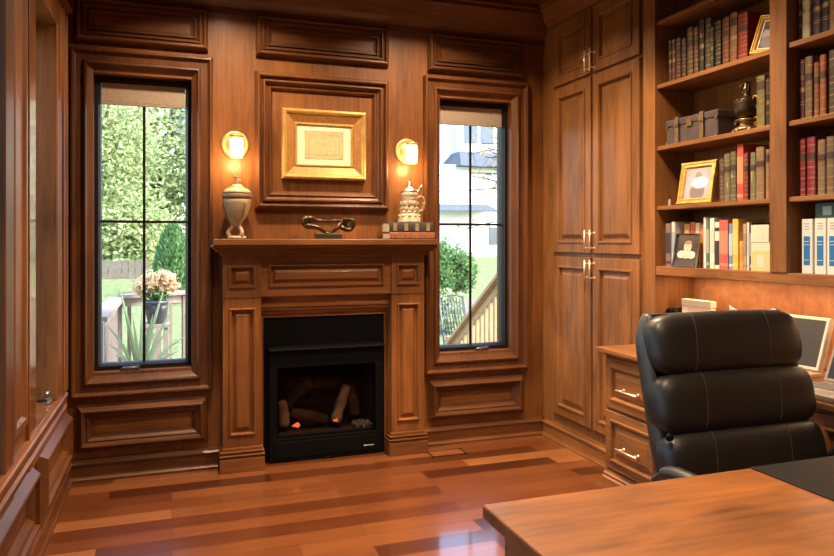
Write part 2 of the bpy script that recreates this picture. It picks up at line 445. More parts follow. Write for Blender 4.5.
# ------------------------------------------------------------------ windows
def window(n, mp, u0, u1, v0, v1, back, cr_u, shade=True):
    r = sroot('window_%d' % n, mp((u0 + u1) / 2, v0, -back))
    f = .034
    bm = nb()
    rframe(bm, mp, u0, u1, v0, v1, [(0, -back), (0, -back + .045), (.022, -back + .045), (.026, -back + .030), (f - .006, -back + .030), (f, -back + .012), (f, -back - .03), (0, -back - .03), (0, -back)], False)
    obj('window_frame', bm, BRONZEF, r)
    gu0, gu1, gv0, gv1 = u0 + f, u1 - f, v0 + f, v1 - f
    bm = nb(); rframe(bm, mp, gu0 - .004, gu1 + .004, gv0 - .004, gv1 + .004, [(0, -back - .008)]); obj('glass_pane', bm, GLASS, r)
    um, vm = (gu0 + gu1) / 2, gv0 + (gv1 - gv0) * .506
    for nm, a, b, c, d in (('muntin', um - .008, um + .008, gv0, gv1), ('muntin', gu0, gu1, vm - .008, vm + .008)):
        bm = nb(); rframe(bm, mp, a, b, c, d, [(0, -back - .002), (0, -back + .006), (.003, -back + .008)]); obj(nm, bm, BRONZEF, r)
    # folding crank on the sill of the sash
    bm = nb()
    p = lambda du, dv, h: mp(cr_u + du, v0 + dv - .004, -.082 + h)
    tube(bm, [p(-.05, .006, .062), p(-.035, .014, .066), p(.03, .016, .066), p(.05, .012, .064)], [.006, .010, .011, .006], 8)
    tube(bm, [p(.045, .014, .04), p(.045, .014, .066)], .012, 8)
    obj('crank_handle', bm, CRANK, r)
    if shade:
        t = thing('roller_blind', 'rolled-up beige blind across the top of the window %s' % shade, 'window blind', mp((u0 + u1) / 2, gv1 - .13, -back), 'window blinds')
        bm = nb(); a = [mp(gu0 + .002, gv1 - .128, -back + .010), mp(gu1 - .002, gv1 - .0, -back + .026)]
        lo = [min(a[0][i], a[1][i]) for i in range(3)]; hi = [max(a[0][i], a[1][i]) for i in range(3)]
        box(bm, lo[0], hi[0], lo[1], hi[1], lo[2] + .014, hi[2]); obj('blind_fabric', bm, BLIND, t, .003)
        bm = nb(); box(bm, lo[0], hi[0], lo[1] - .003, hi[1], lo[2], lo[2] + .0135); obj('hem_bar', bm, BLIND, t, .003)
    return r
BLIND = plain('beige_blind_fabric', (.40, .31, .23), .9, bumpy=.3, bscale=300)
window(1, Bk, WA[0], WA[1], WIN_Z[0], WIN_Z[1], .105, -.235, 'with the garden trees')
window(2, Bk, WB[0], WB[1], WIN_Z[0], WIN_Z[1], .105, 2.03, 'facing the white house')
window(3, Lf, LA[0], LA[1], LWZ[0] + .008, LWZ[1], .165, 3.9, None)
for q, n in ((LB, 4), (LC, 5), (LD, 6)): window(n, Lf, q[0], q[1], LWZ[0] + .008, LWZ[1], .165, q[0] + .37, None)  # the last two are unseen windows, added for daylight fill
# shiny sash lock low on the left window
t = thing('sash_lock', 'shiny chrome lever lock low in the corner of the side window', 'window lock', (XL - .05, 3.97, .57))
bm = nb(); box(bm, XL - .075, XL - .035, 3.93, 4.0, .569, .582); obj('lock_base', bm, BRONZEF, t, .003)
bm = nb(); tube(bm, spline([(XL - .055, 3.965, .58), (XL - .05, 3.96, .60), (XL - .035, 3.95, .612), (XL - .02, 3.94, .608)], 4), [.009] * 5 + [.011] * 4 + [.013] * 4, 10); obj('lever', bm, CHROME, t)

# ------------------------------------------------------------------ fireplace mantel
t = thing('fireplace_mantel', 'carved cherry fireplace mantel with raised panels and deep shelf', 'mantelpiece', (.921, YB, 0))
g = .002
bm = nb(); box(bm, .228, 1.612, 4.19, YB - g, 1.352, 1.389); obj('mantel_shelf', bm, WX, t, .004)
# stepped cove under the shelf, wrapping the sides
bm = nb()
for (o, a, b) in ((.072, 1.338, 1.352), (.058, 1.326, 1.338), (.044, 1.312, 1.326), (.026, 1.300, 1.312), (.012, 1.286, 1.300)):
    box(bm, .288 - o, 1.554 + o, 4.285 - o * 1.15, YB - g, a, b)
obj('cove_moulding', bm, WX, t, .004)
RAISED = [(0, 0), (0, .010), (.003, .015), (.008, .015), (.012, .008), (.016, -.0135), (.026, -.0135), (.046, .002), (.048, .003)]
def rp(s): return [(d * s, h) for d, h in RAISED]
YP = 4.295
def Pl(u, v, h): return (u, YP - h, v)
for x0, x1 in ((.286, .508), (1.332, 1.554)):
    bm = nb(); box(bm, x0, x1, YP + .0145, YB - g, .146, 1.286)
    # shadow line between shaft and block
    box(bm, x0, x1, YP + .004, YB - g, 1.031, 1.036)
    p = obj('pilaster', bm, WZ, t, .002)
    pa, pb = (x0 + .034 + .004, x1 - .034 - .004, 1.099, 1.224), (x0 + .040, x1 - .038, .222, .971)
    bm = wall_holes(Pl, [x0, pb[0], pb[1], x1], [.146, pb[2], pb[3], 1.0305], [pb], .0140); obj('stile_frame', bm, WZ, p)
    bm = wall_holes(Pl, [x0, pa[0], pa[1], x1], [1.0365, pa[2], pa[3], 1.286], [pa], .0140); obj('stile_frame', bm, WZ, p)
    bm = nb(); rframe(bm, Pl, x0 + .034, x1 - .034, 1.095, 1.228, rp(1)); obj('raised_panel', bm, WX, p)
    bm = nb(); rframe(bm, Pl, x0 + .036, x1 - .034, .218, .975, rp(1)); obj('raised_panel', bm, WZ, p)
    bm = nb()
    for (o, a, b) in ((.020, 0, .082), (.014, .082, .094), (.022, .094, .104), (.012, .104, .116), (.018, .116, .126), (.008, .126, .1455)):
        box(bm, x0 - o, x1 + o, YP - o, YB - g, a, b)
    obj('plinth', bm, WX, t, .004)
bm = nb(); box(bm, .5085, 1.3315, 4.3265, YB - g, 1.040, 1.285); fz = obj('frieze', bm, WX, t, .003)
def Fz(u, v, h): return (u, 4.312 - h, v)
bm = wall_holes(Fz, [.5085, .560, 1.280, 1.3315], [1.040, 1.100, 1.230, 1.285], [(.560, 1.280, 1.100, 1.230)], .014); obj('stile_frame', bm, WX, fz)
bm = nb(); rframe(bm, Fz, .556, 1.284, 1.096, 1.234, rp(1)); obj('raised_panel', bm, WX, fz)
bm = nb(); prism(bm, [(4.35, 1.039), (YB - g, 1.039), (YB - g, .902), (4.394, .902), (4.394, .918), (4.384, .926), (4.378, .94), (4.362, .95), (4.36, .96), (4.35, .97)], 'x', .5085, 1.3315); obj('lintel_moulding', bm, WX, t)
for x0, x1 in ((.508, .532), (1.308, 1.332)):
    bm = nb(); box(bm, x0 + .0005, x1 - .0005, 4.385, YB - g, .0, .9015); obj('side_return', bm, WZ, t)

# ------------------------------------------------------------------ gas fireplace insert
t = thing('gas_fireplace', 'black metal gas fireplace insert with glass front under the mantel', 'fireplace', (.921, YB, 0))
bm = nb()
box(bm, .5335, 1.3065, 4.405, YB - g, .705, .900); box(bm, .5335, .574, 4.405, YB - g, .004, .705); box(bm, 1.286, 1.3065, 4.405, YB - g, .004, .705)
obj('surround', bm, BLACK, t, .002)
bm = nb()
def Fd(u, v, h): return (u, 4.404 - h, v)
x0, x1 = .566, 1.296
box(bm, x0, x1, 4.372, 4.404, .006, .150); box(bm, x0, x1, 4.372, 4.404, .588, .700)
box(bm, x0, x0 + .05, 4.372, 4.404, .150, .588); box(bm, x1 - .05, x1, 4.372, 4.404, .150, .588)
df = obj('door_frame', bm, BLACK, t, .004)
bm = nb(); prism(bm, [(4.404, .728), (4.345, .704), (4.345, .698), (4.404, .702)], 'x', x0 - .006, x1 + .006); obj('hood', bm, BLACK, t, .002)
bm = nb(); box(bm, x0 + .03, x1 - .03, 4.366, 4.3715, .030, .128); obj('lower_louver', bm, BLACK, t, .003)
bm = nb(); rframe(bm, Fd, x0 + .046, x1 - .046, .146, .592, [(0, .006), (.010, .024)]  , False); obj('glass_bezel', bm, BLACK, df)
bm = nb(); rframe(bm, Fd, x0 + .05, x1 - .05, .150, .588, [(0, .012)]); obj('glass_front', bm, FGLASS, t)
# tiny pale maker's mark at the lower right
bm = nb()
mx = 1.168
for w, h in ((.006, .008), (.004, .006), (.005, .006), (.003, .008), (.005, .006), (.004, .006), (.002, .006), (.004, .008), (.005, .006), (.003, .006)):
    box(bm, mx, mx + w, 4.3650, 4.3658, .058, .058 + h); mx += w + .0028
obj('maker_mark', bm, WHITE, t)
bm = nb()   # firebox (open to the front)
a0, a1, b0, b1, c0, c1 = .5755, 1.2845, 4.41, 4.76, .012, .698
for q in (((a0, b0, c0), (a1, b0, c0), (a1 - .1, b1, c0), (a0 + .1, b1, c0)), ((a0, b0, c1), (a1, b0, c1), (a1 - .1, b1, c1), (a0 + .1, b1, c1)),
          ((a0, b0, c0), (a0 + .1, b1, c0), (a0 + .1, b1, c1), (a0, b0, c1)), ((a1, b0, c0), (a1 - .1, b1, c0), (a1 - .1, b1, c1), (a1, b0, c1)),
          ((a0 + .1, b1, c0), (a1 - .1, b1, c0), (a1 - .1, b1, c1), (a0 + .1, b1, c1))):
    bm.faces.new([bm.verts.new(p) for p in q])
obj('firebox', bm, FIREBOX, t)
bm = nb(); box(bm, .60, 1.26, 4.412, 4.67, .014, .165); obj('burner_tray', bm, FIREBOX, t, .006)
def log(pts, r, m, label):
    bm = nb(); P = spline(pts, 4); rr = [r * (.9 + .25 * random.random()) for _ in P]; rr[0] *= .8; rr[-1] *= .8
    tube(bm, P, rr, 9)
    for v in bm.verts: v.co += Vector((random.uniform(-1, 1), random.uniform(-1, 1), random.uniform(-1, 1))) * r * .13
    o = obj('fireplace_log', bm, m); tag(o, label, 'log', 'gas fireplace logs', P[0])
log([(.668, 4.47, .20), (.672, 4.475, .27), (.655, 4.49, .36)], .034, LOGP, 'pale upright log end at the left of the fireplace fire')
log([(.66, 4.60, .25), (.78, 4.56, .40), (.86, 4.52, .46)], .042, LOGM, 'brown log leaning up behind the left ember')
log([(.72, 4.49, .285), (.87, 4.505, .235), (.955, 4.53, .205)], .034, LOGM, 'dark log lying low between the two red embers')
log([(.70, 4.685, .40), (.93, 4.69, .42), (1.17, 4.685, .40)], .044, LOGM, 'long rear log lying across the back of the firebox')
log([(1.0, 4.46, .20), (1.035, 4.48, .30), (1.09, 4.52, .42)], .032, LOGP, 'pale tan log leaning diagonally right of centre')
log([(1.15, 4.55, .21), (1.14, 4.56, .32), (1.12, 4.58, .42)], .037, LOGM, 'dark upright log behind the pale diagonal log')
for x, y, z, r, l in ((.745, 4.45, .205, .020, 'left glowing red ember under the fireplace logs'), (1.0, 4.435, .22, .016, 'right glowing red ember beside the pale diagonal log')):
    bm = nb(); bmesh.ops.create_icosphere(bm, subdivisions=2, radius=r)
    for v in bm.verts:
        v.co = Vector((v.co.x * 1.3, v.co.y * .6, v.co.z * (.45 + .5 * (v.co.x > 0)))) * random.uniform(.8, 1.15) + Vector((x, y, z))
    tag(obj('ember', bm, EMBER), l, 'ember', 'glowing embers', (x, y, z - r * .5))
bm = nb()
for i in range(60):
    c = Vector((random.uniform(1.12, 1.24), random.uniform(4.425, 4.5), random.uniform(.168, .195)))
    bmesh.ops.create_icosphere(bm, subdivisions=1, radius=random.uniform(.006, .014), matrix=Matrix.Translation(c))
o = obj('ash_bed', bm, ASH); tag(o, 'grey ash heap at the right of the fireplace logs', 'ash', None, (1.18, 4.46, .166)); o['kind'] = 'stuff'

# floor register
t = thing('floor_vent', 'flat wooden floor register by the right mantel plinth', 'floor vent', (1.69, 4.225, 0))
bm = nb()
vx0, vx1, vy0, vy1 = 1.565, 1.805, 4.165, 4.285
for a in ((vx0, vx1, vy0, vy0 + .012), (vx0, vx1, vy1 - .012, vy1), (vx0, vx0 + .012, vy0, vy1), (vx1 - .012, vx1, vy0, vy1)): box(bm, *a, .0005, .004)
obj('vent_rim', bm, plain('dark_vent_rim', (.035, .012, .006), .5), t)
bm = nb()
for i in range(9):
    y = vy0 + .016 + i * .0105; box(bm, vx0 + .0125, vx1 - .0125, y, y + .0075, .0005, .0035)
obj('louvre', bm, plain('vent_wood', (.26, .085, .03), .4), t)
# ------------------------------------------------------------------ things on and above the mantel
# gilded map picture
GOLDB2 = plain('brown_gilt_bevel', (.42, .20, .055), .42, .35, var=.25)
t = thing('framed_map', 'gold framed antique map hanging above the mantel', 'picture', (.916, YB, 1.766))
def Pf(u, v, h): return (u, YB - .006 - h, v)
bm = nb(); rframe(bm, Pf, .646, 1.186, 1.766, 2.207, [(0, 0), (0, .030), (.006, .040), (.014, .044), (.022, .042), (.030, .032)], False); gf = obj('gilt_frame', bm, GOLD, t)
bm = nb(); rframe(bm, Pf, .676, 1.156, 1.796, 2.177, [(0, .032), (.050, .012), (.054, .017)], False); obj('inner_bevel', bm, GOLDB2, gf)
bm = nb(); rframe(bm, Pf, .730, 1.102, 1.850, 2.123, [(0, .017), (.008, .018), (.013, .006)], False); obj('bead_edge', bm, GOLD, gf)
bm = nb(); rframe(bm, Pf, .738, 1.094, 1.858, 2.115, [(0, .007)]); obj('mat_board', bm, CREAM, t)
def map_mat():
    m, t_, b = nt('printed_map')
    n = noise(t_, coords(t_), 22, 4, .6, 1.5)
    c = ramp(t_, n, [(.35, (.60, .42, .20)), (.47, (.70, .52, .27)), (.5, (.36, .24, .12)), (.53, (.68, .50, .26)), (.7, (.52, .38, .2))])
    t_.links.new(c, b.inputs['Base Color']); b.inputs['Roughness'].default_value = .8
    return m
bm = nb(); rframe(bm, Pf, .792, 1.040, 1.898, 2.075, [(0, .0075)]); mp_ = obj('map_print', bm, map_mat(), t)
INK = plain('brown_ink', (.36, .23, .11), .9); ROSE = plain('rose_cartouche', (.72, .40, .22), .9)
bm = nb()
for d in (0, .024): rframe(bm, Pf, .792 + d, 1.040 - d, 1.898 + d, 2.075 - d, [(0, .0082), (.002, .0082)], False)
obj('border_line', bm, INK, mp_)
for cx in (.806, 1.026):
    for cz in (1.912, 2.061):
        bm = nb(); lathe(bm, [(.013, 0), (.013, -.0008)], cx, YB - .0145, cz, 16, 0, 'y'); obj('corner_roundel', bm, ROSE, mp_)
bm = nb(); lathe(bm, [(.02, 0), (.02, -.0008)], .916, YB - .0145, 2.052, 18, 0, 'y'); obj('cartouche', bm, ROSE, mp_)

# wall sconces
def sconce(x, z, label):
    t = thing('wall_sconce', label, 'wall lamp', (x, YB, z), 'brass wall sconces')
    bm = nb(); lathe(bm, [(.084, 0), (.084, -.006), (.078, -.012), (.070, -.012), (.066, -.007), (.050, -.009), (.044, -.014), (.02, -.016)], x, YB - .001, z, 40, 0, 'y'); obj('back_plate', bm, BRASS, t)
    bm = nb(); tube(bm, spline([(x, YB - .012, z - .01), (x, YB - .05, z - .005), (x, YB - .095, z + .0), (x, YB - .10, z + .012)], 5), .008, 10)
    obj('arm', bm, BRASS, t)
    bm = nb(); lathe(bm, [(.012, -.0), (.036, .004), (.040, .010), (.040, .016), (.02, .016)], x, YB - .10, z + .028, 24); obj('cap', bm, BRASS, t)
    bm = nb(); lathe(bm, [(.036, 0), (.0375, -.01), (.0385, -.09), (.037, -.112), (.03, -.115)], x, YB - .10, z + .026, 28); sh = obj('glass_shade', bm, SHADE, t)
    bm = nb(); lathe(bm, [(.0395, 0), (.0395, -.006), (.036, -.006)], x, YB - .10, z - .084, 28); obj('shade_ring', bm, BRASS, t)
    L = bpy.data.lights.new('sconce_bulb', 'POINT'); L.energy = SCONCE_W; L.color = (1, .66, .28); L.shadow_soft_size = .045
    o = bpy.data.objects.new('sconce_bulb', L); COL.objects.link(o); o.parent = t; o.location = (0, -.10, -.115)
SCONCE_W = 4.6
sconce(.366, 1.966, 'glowing brass sconce above the ivory urn')
sconce(1.476, 1.972, 'glowing brass sconce above the beer stein')

# lidded urn on a tripod foot
UX, UY = .368, 4.30
t = thing('lidded_urn', 'ivory lidded urn with figure finial and tripod foot on mantel', 'urn', (UX, UY, 1.389))
Z = 1.390
bm = nb(); lathe(bm, [(.0, 0), (.054, 0), (.056, .006), (.054, .014), (.044, .018), (.0, .018)], UX, UY, Z, 24); obj('base', bm, IVORY, t)
for q in range(3):
    a = 2 * PI * q / 3 - PI / 2 + .5
    P = spline([(UX + r * math.cos(a), UY + r * math.sin(a), Z + z) for r, z in ((.042, .014), (.050, .030), (.046, .05), (.026, .075), (.034, .10), (.046, .118), (.05, .135))], 4)
    bm = nb(); n = len(P); tube(bm, P, [.013 - .006 * i / n for i in range(n)], 8); obj('scroll_leg', bm, IVORY, t)
bm = nb(); lathe(bm, [(0, .07), (.012, .07), (.014, .085), (.03, .095), (.052, .125), (.070, .17), (.080, .215), (.082, .232), (.076, .24), (.0, .24)], UX, UY, Z, 36); ub = obj('bowl', bm, IVORY, t)
bm = nb()
for q in range(3):
    a = 2 * PI * q / 3 + .5 + PI / 6
    P = spline([(UX + r * math.cos(a), UY + r * math.sin(a), Z + z) for r, z in ((.034, .098), (.055, .128), (.073, .17), (.083, .215))], 5)
    tube(bm, P, .005, 6)
obj('bowl_strap', bm, IVORYD, ub)
bm = nb(); lathe(bm, [(.0, .2405), (.082, .2405), (.086, .246), (.086, .262), (.082, .268), (0, .268)], UX, UY, Z, 36); obj('rim_band', bm, IVORYD, t)
bm = nb(); lathe(bm, [(.0, .2685), (.084, .2685), (.078, .284), (.062, .298), (.044, .304), (.046, .310), (.03, .318), (.022, .326), (.0, .328)], UX, UY, Z, 36); ld = obj('lid', bm, IVORY, t)
bm = nb()
tube(bm, spline([(UX, UY, Z + .326), (UX + .003, UY, Z + .345), (UX - .002, UY, Z + .36), (UX, UY, Z + .374)], 4), [.017, .018, .016, .015, .014, .013, .012, .010, .007, .007, .010, .011, .006], 10)
tube(bm, spline([(UX - .006, UY, Z + .358), (UX - .020, UY - .003, Z + .365), (UX - .018, UY, Z + .385)], 4), .005, 8)
tube(bm, spline([(UX + .006, UY, Z + .352), (UX + .02, UY - .004, Z + .345), (UX + .014, UY - .008, Z + .332)], 4), .005, 8)
obj('figure_finial', bm, IVORYD, ld)

# bronze sculpture: an arched acrobat form on a block
SX, SY = .918, 4.28
t = thing('bronze_sculpture', 'dark bronze abstract figure bridging a small block on mantel', 'sculpture', (SX, SY, 1.389))
bm = nb(); box(bm, .833, .996, SY - .035, SY + .035, 1.390, 1.422); obj('block_base', bm, plain('dark_stone', (.03, .024, .018), .35, coat=.3), t, .003)
bm = nb()
def tb(pts, rs, seg=10):
    P = spline(pts, 5); n = len(P); R_ = []
    for i in range(n):
        f_ = i / (n - 1) * (len(rs) - 1); a = int(min(f_, len(rs) - 2)); R_.append(rs[a] + (rs[a + 1] - rs[a]) * (f_ - a))
    tube(bm, P, R_, seg)
tb([(.770, SY, 1.470), (.766, SY - .004, 1.492), (.778, SY, 1.512), (.806, SY, 1.515), (.838, SY, 1.505), (.870, SY, 1.502), (.905, SY - .01, 1.499), (.95, SY - .012, 1.502), (.985, SY, 1.503), (1.01, SY, 1.500)], [.014, .020, .024, .022, .013, .009, .008, .008, .011, .010])
tb([(.770, SY, 1.478), (.785, SY, 1.470), (.83, SY - .005, 1.466), (.86, SY - .01, 1.452), (.893, SY, 1.434), (.905, SY, 1.424)], [.016, .02, .016, .011, .010, .012])
tb([(.795, SY + .008, 1.51), (.81, SY + .01, 1.49), (.80, SY + .005, 1.472)], [.012, .018, .014])
tb([(.930, SY, 1.424), (.945, SY, 1.440), (.975, SY - .006, 1.462), (1.0, SY, 1.495), (1.006, SY, 1.512)], [.012, .012, .013, .012, .010])
tb([(1.004, SY, 1.512), (1.035, SY, 1.512), (1.062, SY, 1.508), (1.072, SY - .005, 1.485), (1.062, SY, 1.455), (1.035, SY, 1.448), (1.01, SY, 1.458), (.985, SY, 1.468)], [.010, .014, .018, .017, .015, .016, .016, .012])
tb([(1.02, SY + .005, 1.505), (1.03, SY + .01, 1.48), (1.05, SY, 1.46)], [.012, .017, .012])
tb([(.893, SY, 1.427), (.918, SY, 1.424), (.942, SY, 1.427)], [.012, .010, .012])
obj('figure', bm, BRONZE, t)

# two books lying under the stein
def lying_book(x0, x1, y0, y1, z0, z1, cov, label, bands=0, bandm=None, cat='book', group='books under the beer stein', spine='y'):
    t = thing('book', label, cat, ((x0 + x1) / 2, (y0 + y1) / 2, z0), group)
    c = .003
    bm = nb()
    if spine == 'y':      # spine faces -y
        box(bm, x0, x1, y0 + .004, y1, z1 - c, z1); box(bm, x0, x1, y0 + .004, y1, z0, z0 + c)
        zm, hz = (z0 + z1) / 2, (z1 - z0) / 2
        prism(bm, [(y0 + .008, z0)] + [(y0 + .006 - .006 * math.cos(a), zm + hz * math.sin(a)) for a in [(-.5 + i / 6) * PI for i in range(7)]] + [(y0 + .008, z1)], 'x', x0, x1)
        for i in range(bands):
            xm = x0 + (x1 - x0) * (i + .5) / bands
            box(bm, xm - .012, xm + .012, y0 - .0015, y0 + .003, zm - hz * .75, zm + hz * .75, 1)
        pg = (x0 + .006, x1 - .006, y0 + .0085, y1 - .004)
    else:                 # spine faces -x
        box(bm, x0 + .004, x1, y0, y1, z1 - c, z1); box(bm, x0 + .004, x1, y0, y1, z0, z0 + c); box(bm, x0, x0 + .004, y0, y1, z0, z1)
        for i in range(bands):
            ym = y0 + (y1 - y0) * (i + .5) / bands
            box(bm, x0 - .0012, x0, ym - .02, ym + .02, (z0 + z1) / 2 - (z1 - z0) * .3, (z0 + z1) / 2 + (z1 - z0) * .3, 1)
        pg = (x0 + .0045, x1 - .005, y0 + .005, y1 - .005)
    obj('cover', bm, [cov, bandm or GOLD], t)
    bm = nb(); box(bm, *pg, z0 + c + .0002, z1 - c - .0002); obj('page_block', bm, PAPER, t)
    return t
lying_book(1.292, 1.592, 4.20, 4.385, 1.3895, 1.433, colmat((.26, .085, .04), .45, 'leather'), 'reddish brown leather book lying lowest under the beer stein', 9, colmat((.30, .11, .05), .4, 'leather'))
lying_book(1.290, 1.585, 4.205, 4.385, 1.4335, 1.497, colmat((.05, .04, .035), .45, 'leather'), 'thick black and gold banded book directly under the stein', 4, colmat((.26, .19, .10), .4, 'leather'))
# beer stein
SX, SY = 1.45, 4.29; Z = 1.4975
t = thing('beer_stein', 'relief-decorated ceramic beer stein with pewter lid on stacked books', 'stein', (SX, SY, Z))
bm = nb(); lathe(bm, [(0, 0), (.074, 0), (.075, .006), (.070, .014), (.072, .024), (.064, .040), (.060, .055), (.053, .12), (.050, .165), (.054, .172), (.056, .182), (.053, .190), (.046, .192), (0, .192)], SX, SY, Z, 36); bd = obj('body', bm, STEIN, t)
for zz in (.030, .105):
    bm = nb(); lathe(bm, [(.060, -.002), (.0655, .004), (.0655, .018), (.060, .024)] if zz < .05 else [(.0535, -.006), (.0555, .0), (.0545, .026), (.051, .032)], SX, SY, Z + zz, 36)
    for i in range(10):
        a = 2 * PI * i / 10; r = .066 if zz < .05 else .0555
        bmesh.ops.create_icosphere(bm, subdivisions=2, radius=.013, matrix=Matrix.Translation((SX + r * math.cos(a), SY + r * math.sin(a), Z + zz + .012)) @ Matrix.Diagonal((.75, .75, 1.5 if zz > .05 else .7, 1)))
    for f in bm.faces: f.smooth = True
    obj('relief_frieze', bm, STEIN if zz < .05 else STEIND, bd)
bm = nb(); lathe(bm, [(.056, .072), (.0585, .076), (.0575, .09), (.055, .094)], SX, SY, Z, 36)
for i in range(10):
    a = 2 * PI * (i + .5) / 10
    bmesh.ops.create_icosphere(bm, subdivisions=2, radius=.011, matrix=Matrix.Translation((SX + .0575 * math.cos(a), SY + .0575 * math.sin(a), Z + .082)) @ Matrix.Diagonal((.7, .7, 1.5, 1)))
obj('relief_figure', bm, STEINR, bd)
for zz, r in ((.060, .0605), (.148, .0525)): bm = nb(); lathe(bm, [(r, 0), (r + .0025, .003), (r, .006)], SX, SY, Z + zz, 36); obj('ring', bm, STEIND, bd)
bm = nb(); P = spline([(SX + .050, SY, Z + .155), (SX + .082, SY - .004, Z + .165), (SX + .100, SY - .005, Z + .14), (SX + .094, SY - .005, Z + .10), (SX + .082, SY - .004, Z + .075), (SX + .056, SY, Z + .068)], 5)
tube(bm, P, [.009 + .003 * (i % 4 == 0) for i in range(len(P))], 10); obj('handle', bm, STEINR, t)
bm = nb(); lathe(bm, [(.052, .1925), (.055, .197), (.052, .203), (.038, .215), (.022, .224), (.012, .232), (.014, .242), (.008, .252), (.004, .266), (0, .268)], SX, SY, Z, 32); ld = obj('pewter_lid', bm, PEWTER, t)
bm = nb(); tube(bm, spline([(SX + .048, SY, Z + .198), (SX + .066, SY, Z + .205), (SX + .074, SY, Z + .225), (SX + .088, SY, Z + .24)], 4), .006, 8); obj('thumb_lever', bm, PEWTER, ld)
# ------------------------------------------------------------------ tall cabinet at the right
def cab_panel(bm, x, y0, y1, z0, z1):
    rframe(bm, Rt(x), y0, y1, z0, z1, [(0, 0), (.003, .007), (.011, .007), (.015, .0), (.018, -.016), (.030, -.016), (.056, -.002), (.058, -.001)])
def door(parent, x, y0, y1, z0, z1, st=.062):
    """raised-panel door: stiles and rails around an open middle, the panel a child"""
    bm = nb(); mp = Rt(x)
    rframe(bm, mp, y0, y1, z0, z1, [(0, -.018), (0, -.003), (.003, 0), (st, 0), (st, -.018)], False)
    d = obj('door', bm, CZ, parent)
    bm = nb(); cab_panel(bm, x, y0 + st, y1 - st, z0 + st, z1 - st); obj('raised_panel', bm, CZ, d)
    return d
def pull(parent, x, y0, z0, y1, z1):
    """bar pull standing off a face at x on two posts"""
    bm = nb(); r = .0048
    tube(bm, [(x - .034, y0, z0), (x - .034, y1, z1)], r, 12)
    for f in (.16, .84):
        y, z = y0 + (y1 - y0) * f, z0 + (z1 - z0) * f
        tube(bm, [(x + .0005, y, z), (x - .033, y, z)], .0042, 10); lathe(bm, [(.009, 0), (.009, -.003), (.005, -.005)], x, y, z, 14, 0, 'x')
    return obj('handle', bm, PULL, parent)
XD = 2.482
t = thing('tall_cabinet', 'tall cherry cabinet with six panelled doors between window and bookcase', 'cabinet', (2.6, 3.83, 0))
bm = nb(); box(bm, 2.50, XR - g, 3.299, YB - .003, .128, 2.999); obj('carcass', bm, CZ, t, .002)
bm = nb(); prism(bm, [(2.48, 0), (2.78 - g, 0), (2.78 - g, .1275), (2.492, .1275), (2.488, .112), (2.478, .104), (2.478, .094), (2.484, .088), (2.484, .03), (2.478, .014), (2.472, .012), (2.472, 0)], 'y', 3.299, YB - .034); obj('base_moulding', bm, CY, t)
cols = ((3.790, 4.245), (3.306, 3.768)); rows = ((.195, 1.272), (1.300, 2.412), (2.432, 2.842))
for ci, (y0, y1) in enumerate(cols):
    for ri, (z0, z1) in enumerate(rows):
        d = door(t, XD, y0, y1, z0, z1)
        hy = 3.806 if ci == 0 else 3.748
        hz = ((1.125, 1.258), (1.312, 1.447), (2.436, 2.576))[ri]
        pull(d, XD, hy, hz[0], hy, hz[1])
bm = nb(); box(bm, 2.494, 2.4995, 4.262, YB - .034, .1285, 2.845); obj('filler_strip', bm, CZ, t, .001)

# ------------------------------------------------------------------ bookcase above the built-in desk
BY0, BY1 = 1.45, 3.297
t = thing('bookcase', 'tall open cherry bookcase with two bays of shelves above the counter', 'bookcase', (2.64, 2.4, .80))
bm = nb(); box(bm, 2.50, 2.762, 3.192, BY1 - .002, .8015, 2.999); obj('side_panel', bm, CZ, t, .002)
bm = nb(); box(bm, 2.50, 2.762, BY0, 1.55, .8015, 2.999); obj('side_panel', bm, CZ, t, .002)
bm = nb(); box(bm, 2.50, 2.762, 2.322, 2.412, 1.2405, 2.999); obj('divider', bm, CZ, t, .002)
bm = nb(); box(bm, 2.7625, XR - g, BY0, BY1 - .002, 1.20, 2.999); obj('back_panel', bm, CZ, t)
bm = nb(); box(bm, 2.7625, XR - g, BY0, BY1 - .002, .8015, 1.1995); obj('veneer_panel', bm, BURL, t)
bm = nb(); box(bm, 2.505, 2.762, 1.5505, 3.1915, 1.192, 1.240); bot = obj('bottom_shelf', bm, CY, t, .003)
for (z0, z1) in ((2.56, 2.582), (2.209, 2.233), (1.872, 1.895), (1.546, 1.568)):
    bm = nb(); box(bm, 2.512, 2.762, 2.4125, 3.1915, z0, z1); obj('shelf', bm, CY, t, .003)
    bm = nb(); box(bm, 2.512, 2.762, 1.5505, 2.3215, z0, z1); obj('shelf', bm, CY, t, .003)
bm = nb(); box(bm, 2.62, 2.65, 1.60, 3.15, 1.1885, 1.1915); obj('light_strip', bm, LEDM, t)
# slim clear stopper standing on the shelf with the gilt portrait
bm = nb(); lathe(bm, [(.008, 0), (.009, .004), (.006, .012), (.007, .03), (.004, .036)], 2.55, 3.132, 1.5683, 14)
tag(obj('glass_stopper', bm, plain('dull_glass', (.35, .36, .30), .15, coat=.5)), 'tiny glass stopper standing left of the gilt portrait frame', 'stopper', None, (2.55, 3.132, 1.5683))

